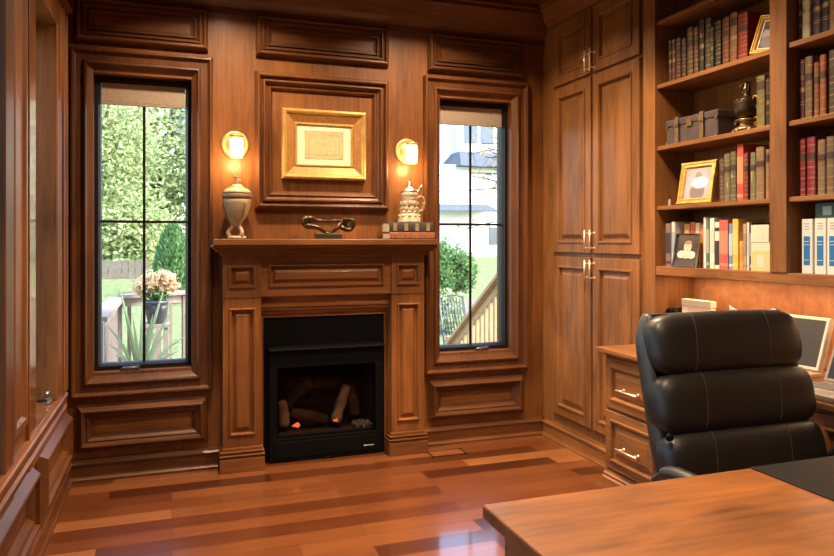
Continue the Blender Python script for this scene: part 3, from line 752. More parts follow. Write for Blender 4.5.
# ------------------------------------------------------------------ built-in counter and drawer units
o = nb(); box(o, 2.185, XR - g, BY0, 3.2965, .777, .800)
tag(obj('countertop', o, CY, None, .004), 'long cherry countertop running under the bookcase', 'countertop', None, (2.48, 2.37, .777))
def drawer_unit(y0, y1, label):
    t = thing('drawer_cabinet', label, 'cabinet', (2.5, (y0 + y1) / 2, 0), 'drawer cabinets under the counter')
    bm = nb(); box(bm, 2.245, XR - g, y0, y1, .142, .757); box(bm, 2.225, XR - g, y0 - .0, y1, .757, .7765); obj('carcass', bm, CZ, t, .002)
    bm = nb(); prism(bm, [(2.222, 0), (XR - g, 0), (XR - g, .1415), (2.236, .1415), (2.232, .125), (2.222, .118), (2.226, .106), (2.214, .098), (2.214, .0)], 'y', y0 - .004, y1 - .0); obj('plinth', bm, CY, t)
    for z0, z1 in ((.478, .752), (.150, .462)):
        bm = nb(); x = 2.230; st = .042
        rframe(bm, Rt(x), y0 + .012, y1 - .008, z0, z1, [(0, -.014), (0, -.003), (.003, 0), (st, 0), (st, -.014)], False); d = obj('drawer', bm, CY, t)
        bm = nb(); cab_panel(bm, x, y0 + .012 + st, y1 - .008 - st, z0 + st, z1 - st); obj('raised_panel', bm, CY, d)
        ym, zm = (y0 + y1) / 2, (z0 + z1) / 2 - .02
        pull(d, x - .0, ym - .088, zm, ym + .088, zm)
drawer_unit(2.80, 3.27, 'two-drawer cherry cabinet under the counter beside the tall cabinet')
drawer_unit(1.46, 1.96, 'two-drawer cherry cabinet under the counter by the laptop')

# ------------------------------------------------------------------ books
CR, GI = 'leather', 'cloth'
def book(x, y1, y0, z, h, col, style, label, group, depth=.165, c2=None):
    """upright book, spine towards the room (-x); y1 > y0 are the two sides"""
    t = thing('book', label, 'book', (x + depth / 2, (y0 + y1) / 2, z), group)
    y0 += .0006; y1 -= .0006; w = y1 - y0; ym = (y0 + y1) / 2; z += .0006; c = .0025
    lea = style in ('gilt', 'gilt2')
    if lea: col = tuple(v * .62 for v in col)
    cov = colmat(col, .42 if lea else .55, CR if lea else GI)
    bm = nb()
    box(bm, x + .006, x + depth, y0, y0 + c, z, z + h); box(bm, x + .006, x + depth, y1 - c, y1, z, z + h)
    bulge = .007 if lea else .003
    arc = [(x + bulge * (1 - math.cos(a)), ym + w / 2 * math.sin(a)) for a in [(-.5 + i / 6) * PI for i in range(7)]]
    prism(bm, arc + [(x + bulge + .003, y1), (x + bulge + .003, y0)], 'z', z, z + h)
    def band(za, zb, mi, e=.0014, k_=.42):
        a = [(x + bulge * (1 - math.cos(q)) - e, ym + (w / 2 + e * .3) * math.sin(q)) for q in [(-k_ + i * 2 * k_ / 5) * PI for i in range(6)]]
        prism(bm, a + [(x + bulge + .002, a[-1][1]), (x + bulge + .002, a[0][1])], 'z', z + h * za, z + h * zb, mi)
    if style == 'gilt':
        for f in (.03, .22, .40, .58, .76, .95): band(f - .005, f + .005, 1)
        band(.62, .73, 2)
        for f in (.12, .31, .49, .86): band(f - .011, f + .011, 1, .0006)
    elif style == 'gilt2':
        for f in (.04, .26, .30, .68, .72, .95): band(f - .007, f + .007, 1)
        band(.74, .90, 2); band(.46, .54, 1, .0006)
    elif style == 'title':
        band(.30, .78, 2, .0005); band(.06, .12, 2, .0005)
    elif style == 'art':
        band(.08, .60, 2, .0005); band(.80, .88, 2, .0005)
    elif style == 'binder':
        band(.15, .68, 2, .0006, .20); band(.80, .82, 3, .0006, .16); band(.85, .87, 3, .0006, .13); band(.90, .92, 3, .0006, .16)
        for f in (.24, .52, .58): band(f, f + .010, 0, .0012, .15)
    mats = [cov, AGED if style == 'gilt2' else GOLDB, colmat(c2 or (.05, .02, .012), .5), GREYT]
    obj('cover', bm, mats, t)
    bm = nb(); box(bm, x + bulge + .0035, x + depth - .004, y0 + c + .0002, y1 - c - .0002, z + .003, z + h - .003); obj('page_block', bm, PAPER, t)
    return t
GOLDB = plain('gilt_tooling', (.30, .185, .070), .42, .5, var=.5, bscale=120)
GREYT = plain('grey_print', (.32, .33, .36), .8)
RB, DB, GB, DG, NV, RD, TN = (.15, .035, .022), (.085, .035, .022), (.20, .115, .055), (.035, .04, .022), (.035, .033, .04), (.38, .022, .022), (.42, .20, .085)
ROWS = {
 'A': (2.233, 2.55, 'books on the shelf above the trunk', [
  (3.148, 3.124, .235, DB, 'gilt2', 'thin dark brown book at the left end of the shelf above the trunk'),
  (3.121, 3.093, .232, RB, 'gilt2', 'second book from the left end on the shelf above the trunk'),
  (3.090, 3.052, .228, (.11, .03, .022), 'gilt', 'third book from the left, dark red leather, shelf above the trunk'),
  (3.050, 3.014, .216, DB, 'gilt', 'short dark brown book left of the first tall gilt book above the trunk'),
  (3.006, 2.961, .262, (.14, .09, .06), 'gilt', 'tall wide grey-brown gilt book above the right half of the trunk'),
  (2.954, 2.921, .249, (.17, .07, .045), 'gilt', 'reddish brown gilt book between grey-brown book and dark green book'),
  (2.915, 2.881, .276, DG, 'gilt2', 'tallest slim dark green book on the shelf above the trunk'),
  (2.877, 2.837, .271, (.10, .075, .035), 'gilt', 'tall olive and gold book beside the tallest dark green book'),
  (2.834, 2.811, .216, (.07, .07, .035), 'gilt2', 'thin olive book between tall olive-gold book and black book'),
  (2.808, 2.767, .238, (.035, .032, .035), 'gilt', 'black gilt book in the middle of the shelf above the trunk'),
  (2.757, 2.713, .236, (.22, .06, .03), 'gilt', 'red-brown gilt book left of the tan and bright red books'),
  (2.710, 2.663, .246, (.30, .13, .06), 'gilt2', 'tan leather book just left of the bright red book'),
  (2.657, 2.598, .226, RD, 'gilt', 'wide bright red book beside the leaning gold photo frame')]),
 'B': (1.895, 2.55, 'books beside the bronze ornament', [
  (2.541, 2.492, .241, (.25, .21, .06), 'gilt2', 'yellow-green book right of the bronze ornament'),
  (2.490, 2.466, .223, (.03, .025, .02), 'gilt2', 'black book between yellow-green book and shelf divider'),
  (2.462, 2.436, .205, (.26, .09, .045), 'gilt2', 'brown book against the divider on the trunk shelf')]),
 'C': (1.568, 2.55, 'leather books beside the gilt portrait', [
  (2.778, 2.747, .215, (.15, .06, .045), 'gilt', 'dark reddish book touching the gilt portrait frame'),
  (2.745, 2.705, .234, (.20, .17, .08), 'gilt', 'olive gilt book second from the gilt portrait frame'),
  (2.702, 2.663, .240, (.14, .13, .05), 'gilt', 'green-brown gilt book left of the tall red book'),
  (2.660, 2.620, .271, (.46, .06, .04), 'title', 'tall plain red book standing among the leather books'),
  (2.617, 2.589, .222, (.33, .03, .025), 'gilt', 'dark red gilt book just right of the tall red book'),
  (2.580, 2.547, .222, (.22, .22, .11), 'gilt', 'pale olive gilt book between dark red and tan books'),
  (2.544, 2.496, .242, (.34, .20, .09), 'gilt', 'wide tan and gold book near the divider beside the portrait'),
  (2.489, 2.466, .226, (.46, .20, .08), 'gilt2', 'orange-tan book second from the divider on the portrait shelf'),
  (2.464, 2.440, .220, (.40, .24, .10), 'gilt', 'gold-brown book against the divider on the portrait shelf')]),
 'D': (1.240, 2.545, 'modern books on the bottom shelf', [
  (3.164, 3.124, .232, (.20, .13, .11), 'title', 'brown book at the left end of the bottom shelf'),
  (3.120, 3.092, .240, (.56, .56, .50), 'title', 'pale grey book left of the baby photo'),
  (3.068, 3.025, .228, (.66, .30, .10), 'title', 'orange book behind the left side of the baby photo'),
  (3.022, 2.987, .236, (.55, .13, .07), 'title', 'red book standing behind the baby photo'),
  (2.984, 2.950, .230, (.72, .60, .42), 'title', 'cream book standing behind the baby photo'),
  (2.946, 2.912, .222, (.66, .24, .08), 'title', 'orange book behind the right side of the baby photo'),
  (2.908, 2.881, .209, (.70, .46, .20), 'title', 'short tan book just right of the baby photo'),
  (2.879, 2.860, .259, (.72, .68, .55), 'title', 'thin tall ivory book left of the dark green spine'),
  (2.858, 2.834, .251, (.10, .12, .09), 'title', 'dark green-grey book between two tall pale books'),
  (2.832, 2.801, .252, (.72, .70, .58), 'title', 'tall white book right of the dark green-grey book'),
  (2.798, 2.767, .231, (.74, .62, .46), 'art', 'cream book with a black drawing on its spine'),
  (2.764, 2.708, .240, (.55, .09, .065), 'title', 'wide red book in the middle of the bottom shelf'),
  (2.705, 2.681, .222, (.10, .23, .45), 'title', 'blue book between the wide red and yellow books'),
  (2.679, 2.643, .243, (.72, .40, .06), 'title', 'yellow-orange book right of the blue book'),
  (2.640, 2.617, .138, (.62, .30, .06), 'title', 'short orange book beside the yellow-orange book'),
  (2.614, 2.593, .218, (.36, .26, .18), 'title', 'tan-brown book left of the thin black-edged books'),
  (2.591, 2.577, .224, (.62, .58, .50), 'title', 'thin white book left of the thin black book'),
  (2.575, 2.560, .222, (.03, .03, .03), 'title', 'thin black book left of the flat stacked pale books')]),
 'E': (2.233, 2.55, 'books on the upper shelf right of the divider', [
  (2.315, 2.297, .25, (.10, .02, .02), 'gilt2', 'dark red book nearest the divider on the upper right shelf'),
  (2.293, 2.252, .26, (.55, .45, .30), 'gilt2', 'cream and gold book on the upper right shelf'),
  (2.162, 2.120, .25, (.42, .24, .10), 'gilt', 'tan gilt book right of the purple-cased volume')]),
 'F': (1.895, 2.55, 'books on the middle shelf right of the divider', [
  (2.310, 2.281, .262, (.14, .02, .02), 'gilt2', 'dark red book nearest the divider, third shelf of the right bay'),
  (2.278, 2.240, .266, (.26, .17, .11), 'gilt', 'brown and cream banded tall book in the right bay'),
  (2.233, 2.206, .232, (.32, .10, .04), 'gilt', 'red-brown book left of the orange-red book in the right bay'),
  (2.204, 2.173, .256, (.44, .11, .04), 'gilt', 'orange-red leather book in the right bay'),
  (2.164, 2.115, .266, (.09, .075, .06), 'gilt', 'thick dark gilt book right of the orange-red book')]),
 'G': (1.568, 2.55, 'red and gold books right of the divider', [
  (2.303, 2.273, .247, (.32, .012, .025), 'gilt', 'left one of two crimson books on the right bay shelf'),
  (2.270, 2.228, .250, (.36, .016, .03), 'gilt', 'right one of two crimson books on the right bay shelf'),
  (2.218, 2.180, .232, (.28, .18, .09), 'gilt', 'brown and gold book right of the two crimson books'),
  (2.177, 2.138, .240, (.25, .15, .08), 'gilt', 'second brown and gold book right of the crimson books'),
  (2.136, 2.100, .230, (.26, .16, .08), 'gilt', 'third brown and gold book right of the crimson books')]),
 'H': (1.240, 2.545, 'white and blue binders', [
  (2.288, 2.235, .231, (.62, .60, .55), 'binder', 'white binder with blue spine label nearest the divider'),
  (2.223, 2.169, .232, (.62, .60, .55), 'binder', 'white binder with blue spine label under the teal book'),
  (2.165, 2.111, .232, (.62, .60, .55), 'binder', 'third white binder from the divider, right of two labelled binders')]),
}
# the far end of the right bay holds more of the same
ACC = {(.62, .60, .55): (.015, .14, .36), (.74, .62, .46): (.03, .03, .03), (.66, .30, .10): (.72, .5, .25), (.55, .09, .065): (.62, .2, .12), (.10, .23, .45): (.35, .5, .62), (.10, .12, .09): (.3, .33, .28),
       (.46, .06, .04): (.60, .20, .10), (.72, .40, .06): (.75, .48, .12), (.20, .13, .11): (.05, .04, .06), (.56, .56, .50): (.3, .33, .36), (.03, .03, .03): (.3, .3, .28)}
for rk, (z, x, grp, lst) in ROWS.items():
    for y1, y0, h, col, st, lab in lst:
        xx = x + (.04 if rk == 'D' and 2.88 < y0 < 3.07 else 0) + random.uniform(0, .006)
        c2 = ACC.get(col, tuple(v * .75 for v in col) if st == 'title' else None)
        book(xx, y1, y0, z, h, col, st, lab, grp, random.uniform(.15, .175), c2)
# purple cased volumes on the upper right shelf
book(2.56, 2.248, 2.206, 2.233, .24, (.06, .02, .045), 'gilt2', 'dark purple cased volume on the upper right shelf', 'books on the upper shelf right of the divider')
book(2.56, 2.204, 2.166, 2.233, .25, (.025, .02, .022), 'gilt2', 'black volume between the purple volume and the tan book', 'books on the upper shelf right of the divider')
# flat stacks at the right end of the bottom shelf
cw, cy = colmat((.58, .52, .40), .6), colmat((.55, .44, .20), .6)
gp = 'flat books by the divider'
lying_book(2.535, 2.70, 2.438, 2.552, 1.2405, 1.332, cy, 'thick yellow and white book lying lowest by the divider', 1, cw, 'book', gp, 'x')
lying_book(2.537, 2.69, 2.445, 2.552, 1.3325, 1.372, cw, 'lower of two cream books stacked on the yellow-white book', 1, cw, 'book', gp, 'x')
lying_book(2.535, 2.69, 2.45, 2.552, 1.3725, 1.452, cw, 'topmost cream book stacked on the yellow-white book', 1, cw, 'book', gp, 'x')
book(2.545, 2.443, 2.416, 1.3325, .15, (.74, .70, .58), 'title', 'slim ivory book standing on the flat books by the divider', gp, .14, (.66, .62, .5)) if False else None
lying_book(2.555, 2.70, 2.113, 2.225, 1.4728, 1.535, colmat((.02, .07, .075), .5), 'dark teal book lying flat on the white binders', 1, colmat((.28, .40, .40), .6), 'book', 'white and blue binders', 'x')

# ------------------------------------------------------------------ other things on the shelves
# travel trunk
t = thing('travel_trunk', 'small dark leather travel trunk with two straps on the shelf', 'trunk', (2.64, 2.962, 1.895))
bm = nb(); box(bm, 2.545, 2.74, 2.772, 3.152, 1.896, 1.992); obj('body', bm, TRUNKM, t, .004)
bm = nb(); box(bm, 2.540, 2.744, 2.768, 3.156, 1.9925, 2.030); obj('lid', bm, TRUNKM, t, .006)
for y in (3.06, 2.875):
    bm = nb(); box(bm, 2.533, 2.5395, y - .014, y + .014, 1.899, 2.033); box(bm, 2.5335, 2.70, y - .014, y + .014, 2.0305, 2.036); s_ = obj('strap', bm, STRAP, t, .002)
    bm = nb(); box(bm, 2.528, 2.5325, y - .018, y + .018, 1.985, 2.012); obj('buckle', bm, AGED, s_, .002)
bm = nb(); box(bm, 2.535, 2.5395, 2.948, 2.988, 1.975, 2.014); lk = obj('lock_plate', bm, AGED, t, .002)
bm = nb()
for y in (2.774, 3.15):
    for z in (1.899, 1.985): box(bm, 2.539, 2.5445, y - .012 if y > 3 else y, y if y > 3 else y + .012, z, z + .012)
obj('corner_cap', bm, AGED, t)
# bronze footed ornament
OX, OY, OZ = 2.61, 2.655, 1.8955
t = thing('bronze_ornament', 'ornate dark bronze footed cup with scrolls between trunk and books', 'ornament', (OX, OY, OZ))
bm = nb(); lathe(bm, [(.0, .012), (.058, .012), (.060, .02), (.05, .028), (.035, .034), (.028, .05), (.034, .056), (.05, .060), (.052, .066), (.03, .070)], OX, OY, OZ, 24); obj('pedestal', bm, AGED, t)
for q in range(6):
    a = q * PI / 3; bm = nb()
    bmesh.ops.create_icosphere(bm, subdivisions=2, radius=.012, matrix=Matrix.Translation((OX + .056 * math.cos(a), OY + .056 * math.sin(a), OZ + .0115)) @ Matrix.Diagonal((1.1, 1.1, .95, 1)))
    obj('ball_foot', bm, AGED, t, 0, True)
bm = nb(); lathe(bm, [(.0, .070), (.03, .070), (.048, .082), (.058, .10), (.060, .125), (.056, .14), (.059, .146), (.055, .150), (.0, .150)], OX, OY, OZ, 28); obj('cup', bm, BRONZE, t)
bm = nb()
for sx in (-1, 1):
    tube(bm, spline([(OX, OY + sx * .052, OZ + .11), (OX, OY + sx * .072, OZ + .135), (OX, OY + sx * .066, OZ + .165), (OX, OY + sx * .045, OZ + .17), (OX, OY + sx * .042, OZ + .155)], 4), .006, 8)
    tube(bm, spline([(OX, OY + sx * .03, OZ + .062), (OX, OY + sx * .062, OZ + .068), (OX, OY + sx * .072, OZ + .05)], 4), .006, 8)
obj('scroll_handle', bm, AGED, t)
bm = nb(); lathe(bm, [(.0, .1505), (.05, .1505), (.040, .165), (.022, .175), (.014, .19), (.020, .205), (.018, .222), (.010, .232), (.012, .242), (.0, .252)], OX, OY, OZ, 24)
for sx in (-1, 1): tube(bm, spline([(OX, OY, OZ + .19), (OX - .01, OY + sx * .022, OZ + .20), (OX - .012, OY + sx * .026, OZ + .225), (OX, OY + sx * .016, OZ + .24)], 4), .006, 8)
obj('figure_lid', bm, BRONZE, t)

# photo frames: built facing -y at the origin, then turned to the room
def photo_frame(name, label, w, h, fw, fm, pm, loc, rot, ornate=False, matw=0):
    t = thing(name, label, 'photo frame', (0, 0, 0))
    def mp(u, v, hh): return (u, -hh, v)
    bm = nb(); rframe(bm, mp, -w / 2, w / 2, 0, h, [(0, -.008), (0, .006), (.003, .011), (fw * .35, .012), (fw * .5, .007), (fw * .8, .009), (fw, .003), (fw, -.004)], False)
    for q in ((-w / 2, w / 2),): box(bm, -w / 2 + .002, w / 2 - .002, .0075, .0095, .002, h - .002)
    f_ = obj('frame_moulding', bm, fm, t)
    if ornate:
        bm = nb()
        nx, nz = int(w / .012), int(h / .012)
        pts = [(-w / 2 + w * i / nx, z) for i in range(nx + 1) for z in (.004, h - .004)] + [(x, h * i / nz) for i in range(1, nz) for x in (-w / 2 + .004, w / 2 - .004)]
        for px_, pz_ in pts: bmesh.ops.create_icosphere(bm, subdivisions=1, radius=.0055, matrix=Matrix.Translation((px_, -.009, max(.005, pz_))))
        obj('beaded_edge', bm, fm, f_, 0, True)
    if matw:
        bm = nb(); rframe(bm, mp, -w / 2 + fw, w / 2 - fw, fw, h - fw, [(0, 0), (matw, 0)], False); obj('photo_mat', bm, WHITE, t)
    bm = nb(); e = fw + matw - .001
    rframe(bm, mp, -w / 2 + e, w / 2 - e, e, h - e, [(0, -.001)]); obj('photo', bm, pm, t)
    bm = nb(); prism(bm, [(.010, h * .72), (.012, h * .72), (.066, .005), (.062, .002)], 'x', -.02, .02); obj('easel_back', bm, colmat((.03, .025, .02), .7), t)
    t.location = loc; t.rotation_euler = rot
    return t
pm = photo_mat('portrait_print_glare', (.36, .30, .33), [(0, .10, .075, .09, (.42, .36, .40)), (.004, .062, .05, .05, (.20, .16, .17)), (0, .145, .022, .026, (.30, .22, .20)), (.014, .112, .052, .030, (.88, .84, .74))], .25)  # last pale ellipse is glare painted over the portrait
photo_frame('photo_frame', 'ornate gilt frame with an old oval portrait leaning on the shelf', .225, .222, .030, GOLDF, pm, (2.535, 2.925, 1.5685), (math.radians(-11), 0, math.radians(-84)), True)
pm = photo_mat('baby_print', (.030, .026, .026), [(.0, .018, .12, .024, (.07, .06, .06)), (-.036, .068, .028, .020, (.74, .60, .54)), (.038, .066, .028, .020, (.74, .60, .54)), (.0, .070, .036, .024, (.66, .45, .36)), (.006, .108, .027, .031, (.70, .46, .34)), (.008, .130, .024, .012, (.28, .16, .10)),
    (-.004, .110, .0034, .0026, (.12, .06, .05)), (.016, .111, .0034, .0026, (.12, .06, .05)), (.007, .093, .007, .0028, (.45, .14, .12))], .25)
photo_frame('photo_frame', 'slim silver framed photo of a baby in front of the books', .165, .178, .005, STEEL, pm, (2.520, 2.985, 1.2405), (math.radians(-10), 0, math.radians(-88)))
pm = photo_mat('grey_print', (.09, .075, .07), [(0, .10, .03, .034, (.36, .32, .30)), (.01, .06, .04, .03, (.20, .17, .17)), (-.01, .13, .016, .012, (.05, .04, .04))], .65)
photo_frame('photo_frame', 'gold framed grey photo leaning against the divider beside the red book', .125, .19, .024, GOLDF, pm, (2.555, 2.506, 2.2345), (math.radians(-14), math.radians(9), math.radians(-78)), False, .006)

# things in the lit niche at the left end of the counter
t = thing('document_box', 'flat cream printed box standing upright in the lit niche', 'box', (2.62, 3.0, .80))
bm = nb(); box(bm, 2.603, 2.638, 2.886, 3.10, .8012, 1.030); obj('box_body', bm, colmat((.74, .60, .42), .7), t, .003)
bm = nb(); box(bm, 2.601, 2.640, 2.884, 3.102, 1.0305, 1.066); obj('lid', bm, colmat((.78, .66, .48), .7), t, .003)
bm = nb(); box(bm, 2.6010, 2.6026, 2.93, 3.05, .92, 1.02); obj('printed_label', bm, colmat((.66, .46, .30), .8), t)
t = thing('desk_binoculars', 'small black instrument with round ends beside the cream box', 'ornament', (2.62, 3.14, .80))
bm = nb(); box(bm, 2.585, 2.655, 3.105, 3.18, .8012, .93); obj('stand', bm, BLACK, t, .004)
for yy in (3.165, 3.125):
    bm = nb(); lathe(bm, [(.016, -.05), (.024, -.05), (.026, -.03), (.022, -.01), (.024, .03), (.028, .05), (.028, .06), (.016, .06)], 2.62, yy, .985, 20, 0, 'x'); obj('barrel', bm, BLACK, t)
bm = nb(); box(bm, 2.60, 2.64, 3.135, 3.155, .9305, .99); obj('bridge', bm, STEEL, t, .003)
bm = nb(); prism(bm, [(2.80, .8012), (2.80, 1.052), (2.785, 1.045), (2.74, 1.032), (2.74, .8012)], 'x', 2.64, 2.66)
o = nb()
bm.free()
t = thing('letter_holder', 'small white card standing on the counter right of the cream box', 'card', (2.65, 2.78, .80))
bm = nb(); prism(bm, [(2.806, .8012), (2.806, 1.055), (2.79, 1.045), (2.745, 1.034), (2.745, .8012)], 'x', 2.648, 2.652); obj('card', bm, WHITE, t)
bm = nb(); box(bm, 2.635, 2.665, 2.74, 2.81, .8012, .812); obj('holder_base', bm, BLACK, t, .002); o.free()

# monitor
t = thing('computer_monitor', 'tilted flat monitor with pale bezel behind the chair on counter', 'monitor', (0, 0, 0))
mw, mh = .36, .225
def mp(u, v, hh): return (u, -hh, v)
TM = Matrix.Translation((0, 0, .05)) @ Matrix.Rotation(math.radians(-20), 4, 'X') @ Matrix.Translation((0, 0, -.045))
def lean(bm): bmesh.ops.transform(bm, matrix=TM, verts=bm.verts[:]); return bm
bm = nb(); rframe(bm, mp, -mw / 2, mw / 2, .045, .045 + mh, [(.003, -.03), (0, -.024), (0, .0), (.003, .004), (.013, .004), (.0155, .0)], False); box(bm, -mw / 2 + .003, mw / 2 - .003, .004, .03, .048, .042 + mh); bz = obj('bezel', lean(bm), SILVERP, t)
bm = nb(); rframe(bm, mp, -mw / 2 + .0145, mw / 2 - .0145, .0595, .0305 + mh, [(0, .0006)]); obj('screen', lean(bm), SCREEN, t)
bm = nb(); box(bm, mw / 2 + .0002, mw / 2 + .005, .008, .018, .12, .18); obj('button_strip', lean(bm), SILVERP, bz, .001)
bm = nb(); tube(bm, [(0, .07, .13), (0, .105, .08), (0, .11, .018)], .016, 10); box(bm, -.08, .08, .05, .165, .001, .014); obj('stand', bm, SILVERP, t)
t.location = (2.44, 2.305, .8005); t.rotation_euler = (0, 0, math.radians(-84))
# laptop
t = thing('laptop', 'open laptop with dark screen beside the monitor on counter', 'laptop', (0, 0, 0))
bm = nb(); box(bm, -.165, .165, -.24, 0, .004, .024); lb = obj('base', bm, LAPT, t, .004)
bm = nb()
for r in range(5):
    for c_ in range(13):
        x = -.148 + c_ * .0228; y = -.038 - r * .021; box(bm, x, x + .019, y - .017, y, .0242, .0275)
obj('keyboard', bm, KEYS, lb)
bm = nb(); box(bm, -.04, .04, -.215, -.16, .0242, .0248); obj('touchpad', bm, KEYS, lb)
bm = nb(); A = math.radians(22)
def lid(u, v, hh): return (u, v * math.sin(A) - hh * math.cos(A), .026 + v * math.cos(A) + hh * math.sin(A))
rframe(bm, lid, -.165, .165, 0, .23, [(.003, -.008), (0, -.005), (0, .001), (.003, .002), (.012, .002), (.013, .0)], False)
rframe(bm, lid, -.162, .162, .003, .227, [(0, -.0081)]); obj('lid', bm, LAPT, t)
bm = nb(); rframe(bm, lid, -.153, .153, .012, .218, [(0, .0004)]); obj('screen', bm, plain('laptop_screen', (.012, .013, .020), .3), t)
t.location = (2.452, 1.932, .797); t.rotation_euler = (0, 0, math.radians(-90))
# mouse-pad / cable clutter under the laptop
bm = nb(); P = spline([(2.25, 2.20, .8045), (2.235, 2.13, .8045), (2.225, 2.05, .8045), (2.232, 1.95, .8045), (2.222, 1.85, .8045), (2.23, 1.72, .8045)], 6); tube(bm, P, .004, 8)
tag(obj('black_cable', bm, BLACK), 'black cable lying along the counter edge before the laptop', 'cable', None, (2.3, 2.05, .8005))
# ------------------------------------------------------------------ writing desk in the foreground
DX0, DX1, DY0, DY1, DZ = .688, 2.13, .52, 1.503, .76
t = thing('writing_desk', 'large orange-brown cherry desk in front of the leather chair', 'desk', ((DX0 + DX1) / 2, (DY0 + DY1) / 2, 0))
bm = nb(); box(bm, DX0, DX1, DY0, DY1, DZ - .034, DZ); obj('desk_top', bm, DW, t, .006, False, 3)
for a in ((DX0 + .04, DX0 + .06, DY0 + .04, DY1 - .04), (DX1 - .06, DX1 - .04, DY0 + .04, DY1 - .04)):
    bm = nb(); box(bm, *a, .62, DZ - .0345); obj('apron', bm, DW, t)
bm = nb(); box(bm, DX0 + .0605, DX1 - .0605, DY0 + .04, DY0 + .06, .30, DZ - .0345); obj('modesty_panel', bm, DW, t)
for x in (DX0 + .035, DX1 - .105):
    for y in (DY0 + .03, DY1 - .10):
        bm = nb(); prism(bm, [(x, y), (x + .07, y), (x + .07, y + .07), (x, y + .07)], 'z', 0.0, .62)
        o = obj('leg', bm, DW, t, .004)
bm = nb(); prism(bm, [(1.484, 1.005), (2.10, 1.005), (2.10, 1.497), (1.484, 1.497)], 'z', DZ + .0004, DZ + .004)
tag(obj('desk_blotter', bm, BLOT, None, .001), 'black leather blotter pad at the far edge of the desk', 'desk pad', None, (1.79, 1.25, DZ))

# ------------------------------------------------------------------ leather office chair, built at its place facing -y
CX = 1.8285
t = thing('office_chair', 'black leather executive chair with three back cushions behind the desk', 'office chair', (CX, 1.75, 0))
def sq_t(d, a, b, c, px, pyz):
    lo, hi = .2, 3
    def F_(s): return (abs(d[0] * s / a)) ** px + (abs(d[1] * s / b) ** pyz + abs(d[2] * s / c) ** pyz) ** (px / pyz if False else 1)
    for _ in range(40):
        m = (lo + hi) / 2
        if F_(m) > 1: hi = m
        else: lo = m
    return lo
def cushion(cx, cy, cz, a, b, c, tilt, px=7, pyz=2.7, n=22, crown=.0):
    """plump rounded cushion; returns the mesh and a function giving its front surface"""
    bm = nb(); memo = {}
    R = Matrix.Rotation(tilt, 4, 'X')
    def place(v):
        w = R @ Vector(v); return Vector((cx, cy, cz)) + w
    def shape(d):
        d = (d[0] * a, d[1] * b, d[2] * c)
        L = math.sqrt(sum(v * v for v in d)); d = tuple(v / L for v in d)
        lo, hi = 0, 1.2 * math.sqrt(a * a + b * b + c * c)
        for _ in range(36):
            m = (lo + hi) / 2
            f = abs(d[0] * m / a) ** px + abs(d[1] * m / b) ** pyz + abs(d[2] * m / c) ** pyz
            if f > 1: hi = m
            else: lo = m
        v = [q * lo for q in d]
        v[2] += crown * (1 - (v[0] / a) ** 2) * (1 if v[2] > 0 else 0) * v[2] / c
        return v
    def V(p):
        k_ = tuple(round(q, 5) for q in p)
        if k_ not in memo: memo[k_] = bm.verts.new(place(shape(p)))
        return memo[k_]
    G = [math.sin((-.5 + i / n) * PI) * .5 + (-.5 + i / n) for i in range(n + 1)]
    G = [q / abs(G[0]) for q in G]
    for ax in range(3):
        for s in (-1, 1):
            for i in range(n):
                for j in range(n):
                    q = []
                    for (ii, jj) in ((i, j), (i + 1, j), (i + 1, j + 1), (i, j + 1)):
                        p = [0, 0, 0]; p[ax] = s; p[(ax + 1) % 3] = G[ii]; p[(ax + 2) % 3] = G[jj]; q.append(V(p))
                    f = bm.faces.new(q); f.smooth = True
    def front(u, v, lift=.0):
        f = 1 - abs(u / a) ** px - abs(v / c) ** pyz
        if f <= 0: return None
        zz = v + crown * (1 - (u / a) ** 2) * (1 if v > 0 else 0) * v / c
        return place((u, -b * f ** (1 / pyz) - lift, zz))
    return bm, front
TILT = math.radians(-13)
for nm, cy, cz, a, b, c, cr in (('headrest_cushion', 1.968, 1.020, .322, .064, .103, .010), ('back_cushion', 1.922, .834, .335, .066, .102, .004), ('lumbar_cushion', 1.877, .652, .337, .066, .102, .0)):
    bm, fr = cushion(CX, cy, cz, a, b, c, TILT, 11, 3.1, 28, cr)
    cu = obj(nm, bm, LEATHER, t)
    for u in (-.165, .150):
        bm = nb()
        for du in (0,):
            pts = [fr(u + du + .012 * (v / c), v, 0) for v in [c * (-.985 + 1.97 * i / 24) for i in range(25)]]
            tube(bm, [p for p in pts if p],   .0013, 6)
        obj('stitching', bm, STITCH, cu)
# curved shell behind the cushions with a thick padded rim each side
prof = spline([(1.835, .46), (1.858, .56), (1.893, .70), (1.930, .86), (1.966, 1.0), (1.985, 1.09), (1.984, 1.122)], 5)
bm = nb()
for sx in (-1, 1):
    bm = nb()
    P = [(CX + sx * (.310 - max(0, p[1] - 1.0) ** 2 * 2.4), p[0] + .028, p[1]) for i, p in enumerate(prof)]
    n = len(P); tube(bm, P, [.024 + .014 * math.sin(PI * i / n) if i < n - 2 else .02 - .007 * (i - n + 2) for i in range(n)], 12, 0, ((1, 0, 0), .55))
    obj('frame_rim', bm, LEATHERF, t)
bm = nb()
pts = [(p[0] + .050, p[1]) for p in prof] + [(p[0] + .075, p[1]) for p in reversed(prof)]
for (p, q, r_, s_) in [(pts[i], pts[i + 1], pts[-2 - i], pts[-1 - i]) for i in range(len(prof) - 1)]:
    vs = [[bm.verts.new((x, a_[0], a_[1])) for a_ in (p, q, r_, s_)] for x in (CX - .26, CX + .26)]
    bm.faces.new(vs[0]); bm.faces.new(vs[1])
    for i in range(4): bm.faces.new([vs[0][i], vs[1][i], vs[1][(i + 1) % 4], vs[0][(i + 1) % 4]])
bmesh.ops.remove_doubles(bm, verts=bm.verts[:], dist=.0005)
obj('back_shell', bm, LEATHERF, t)
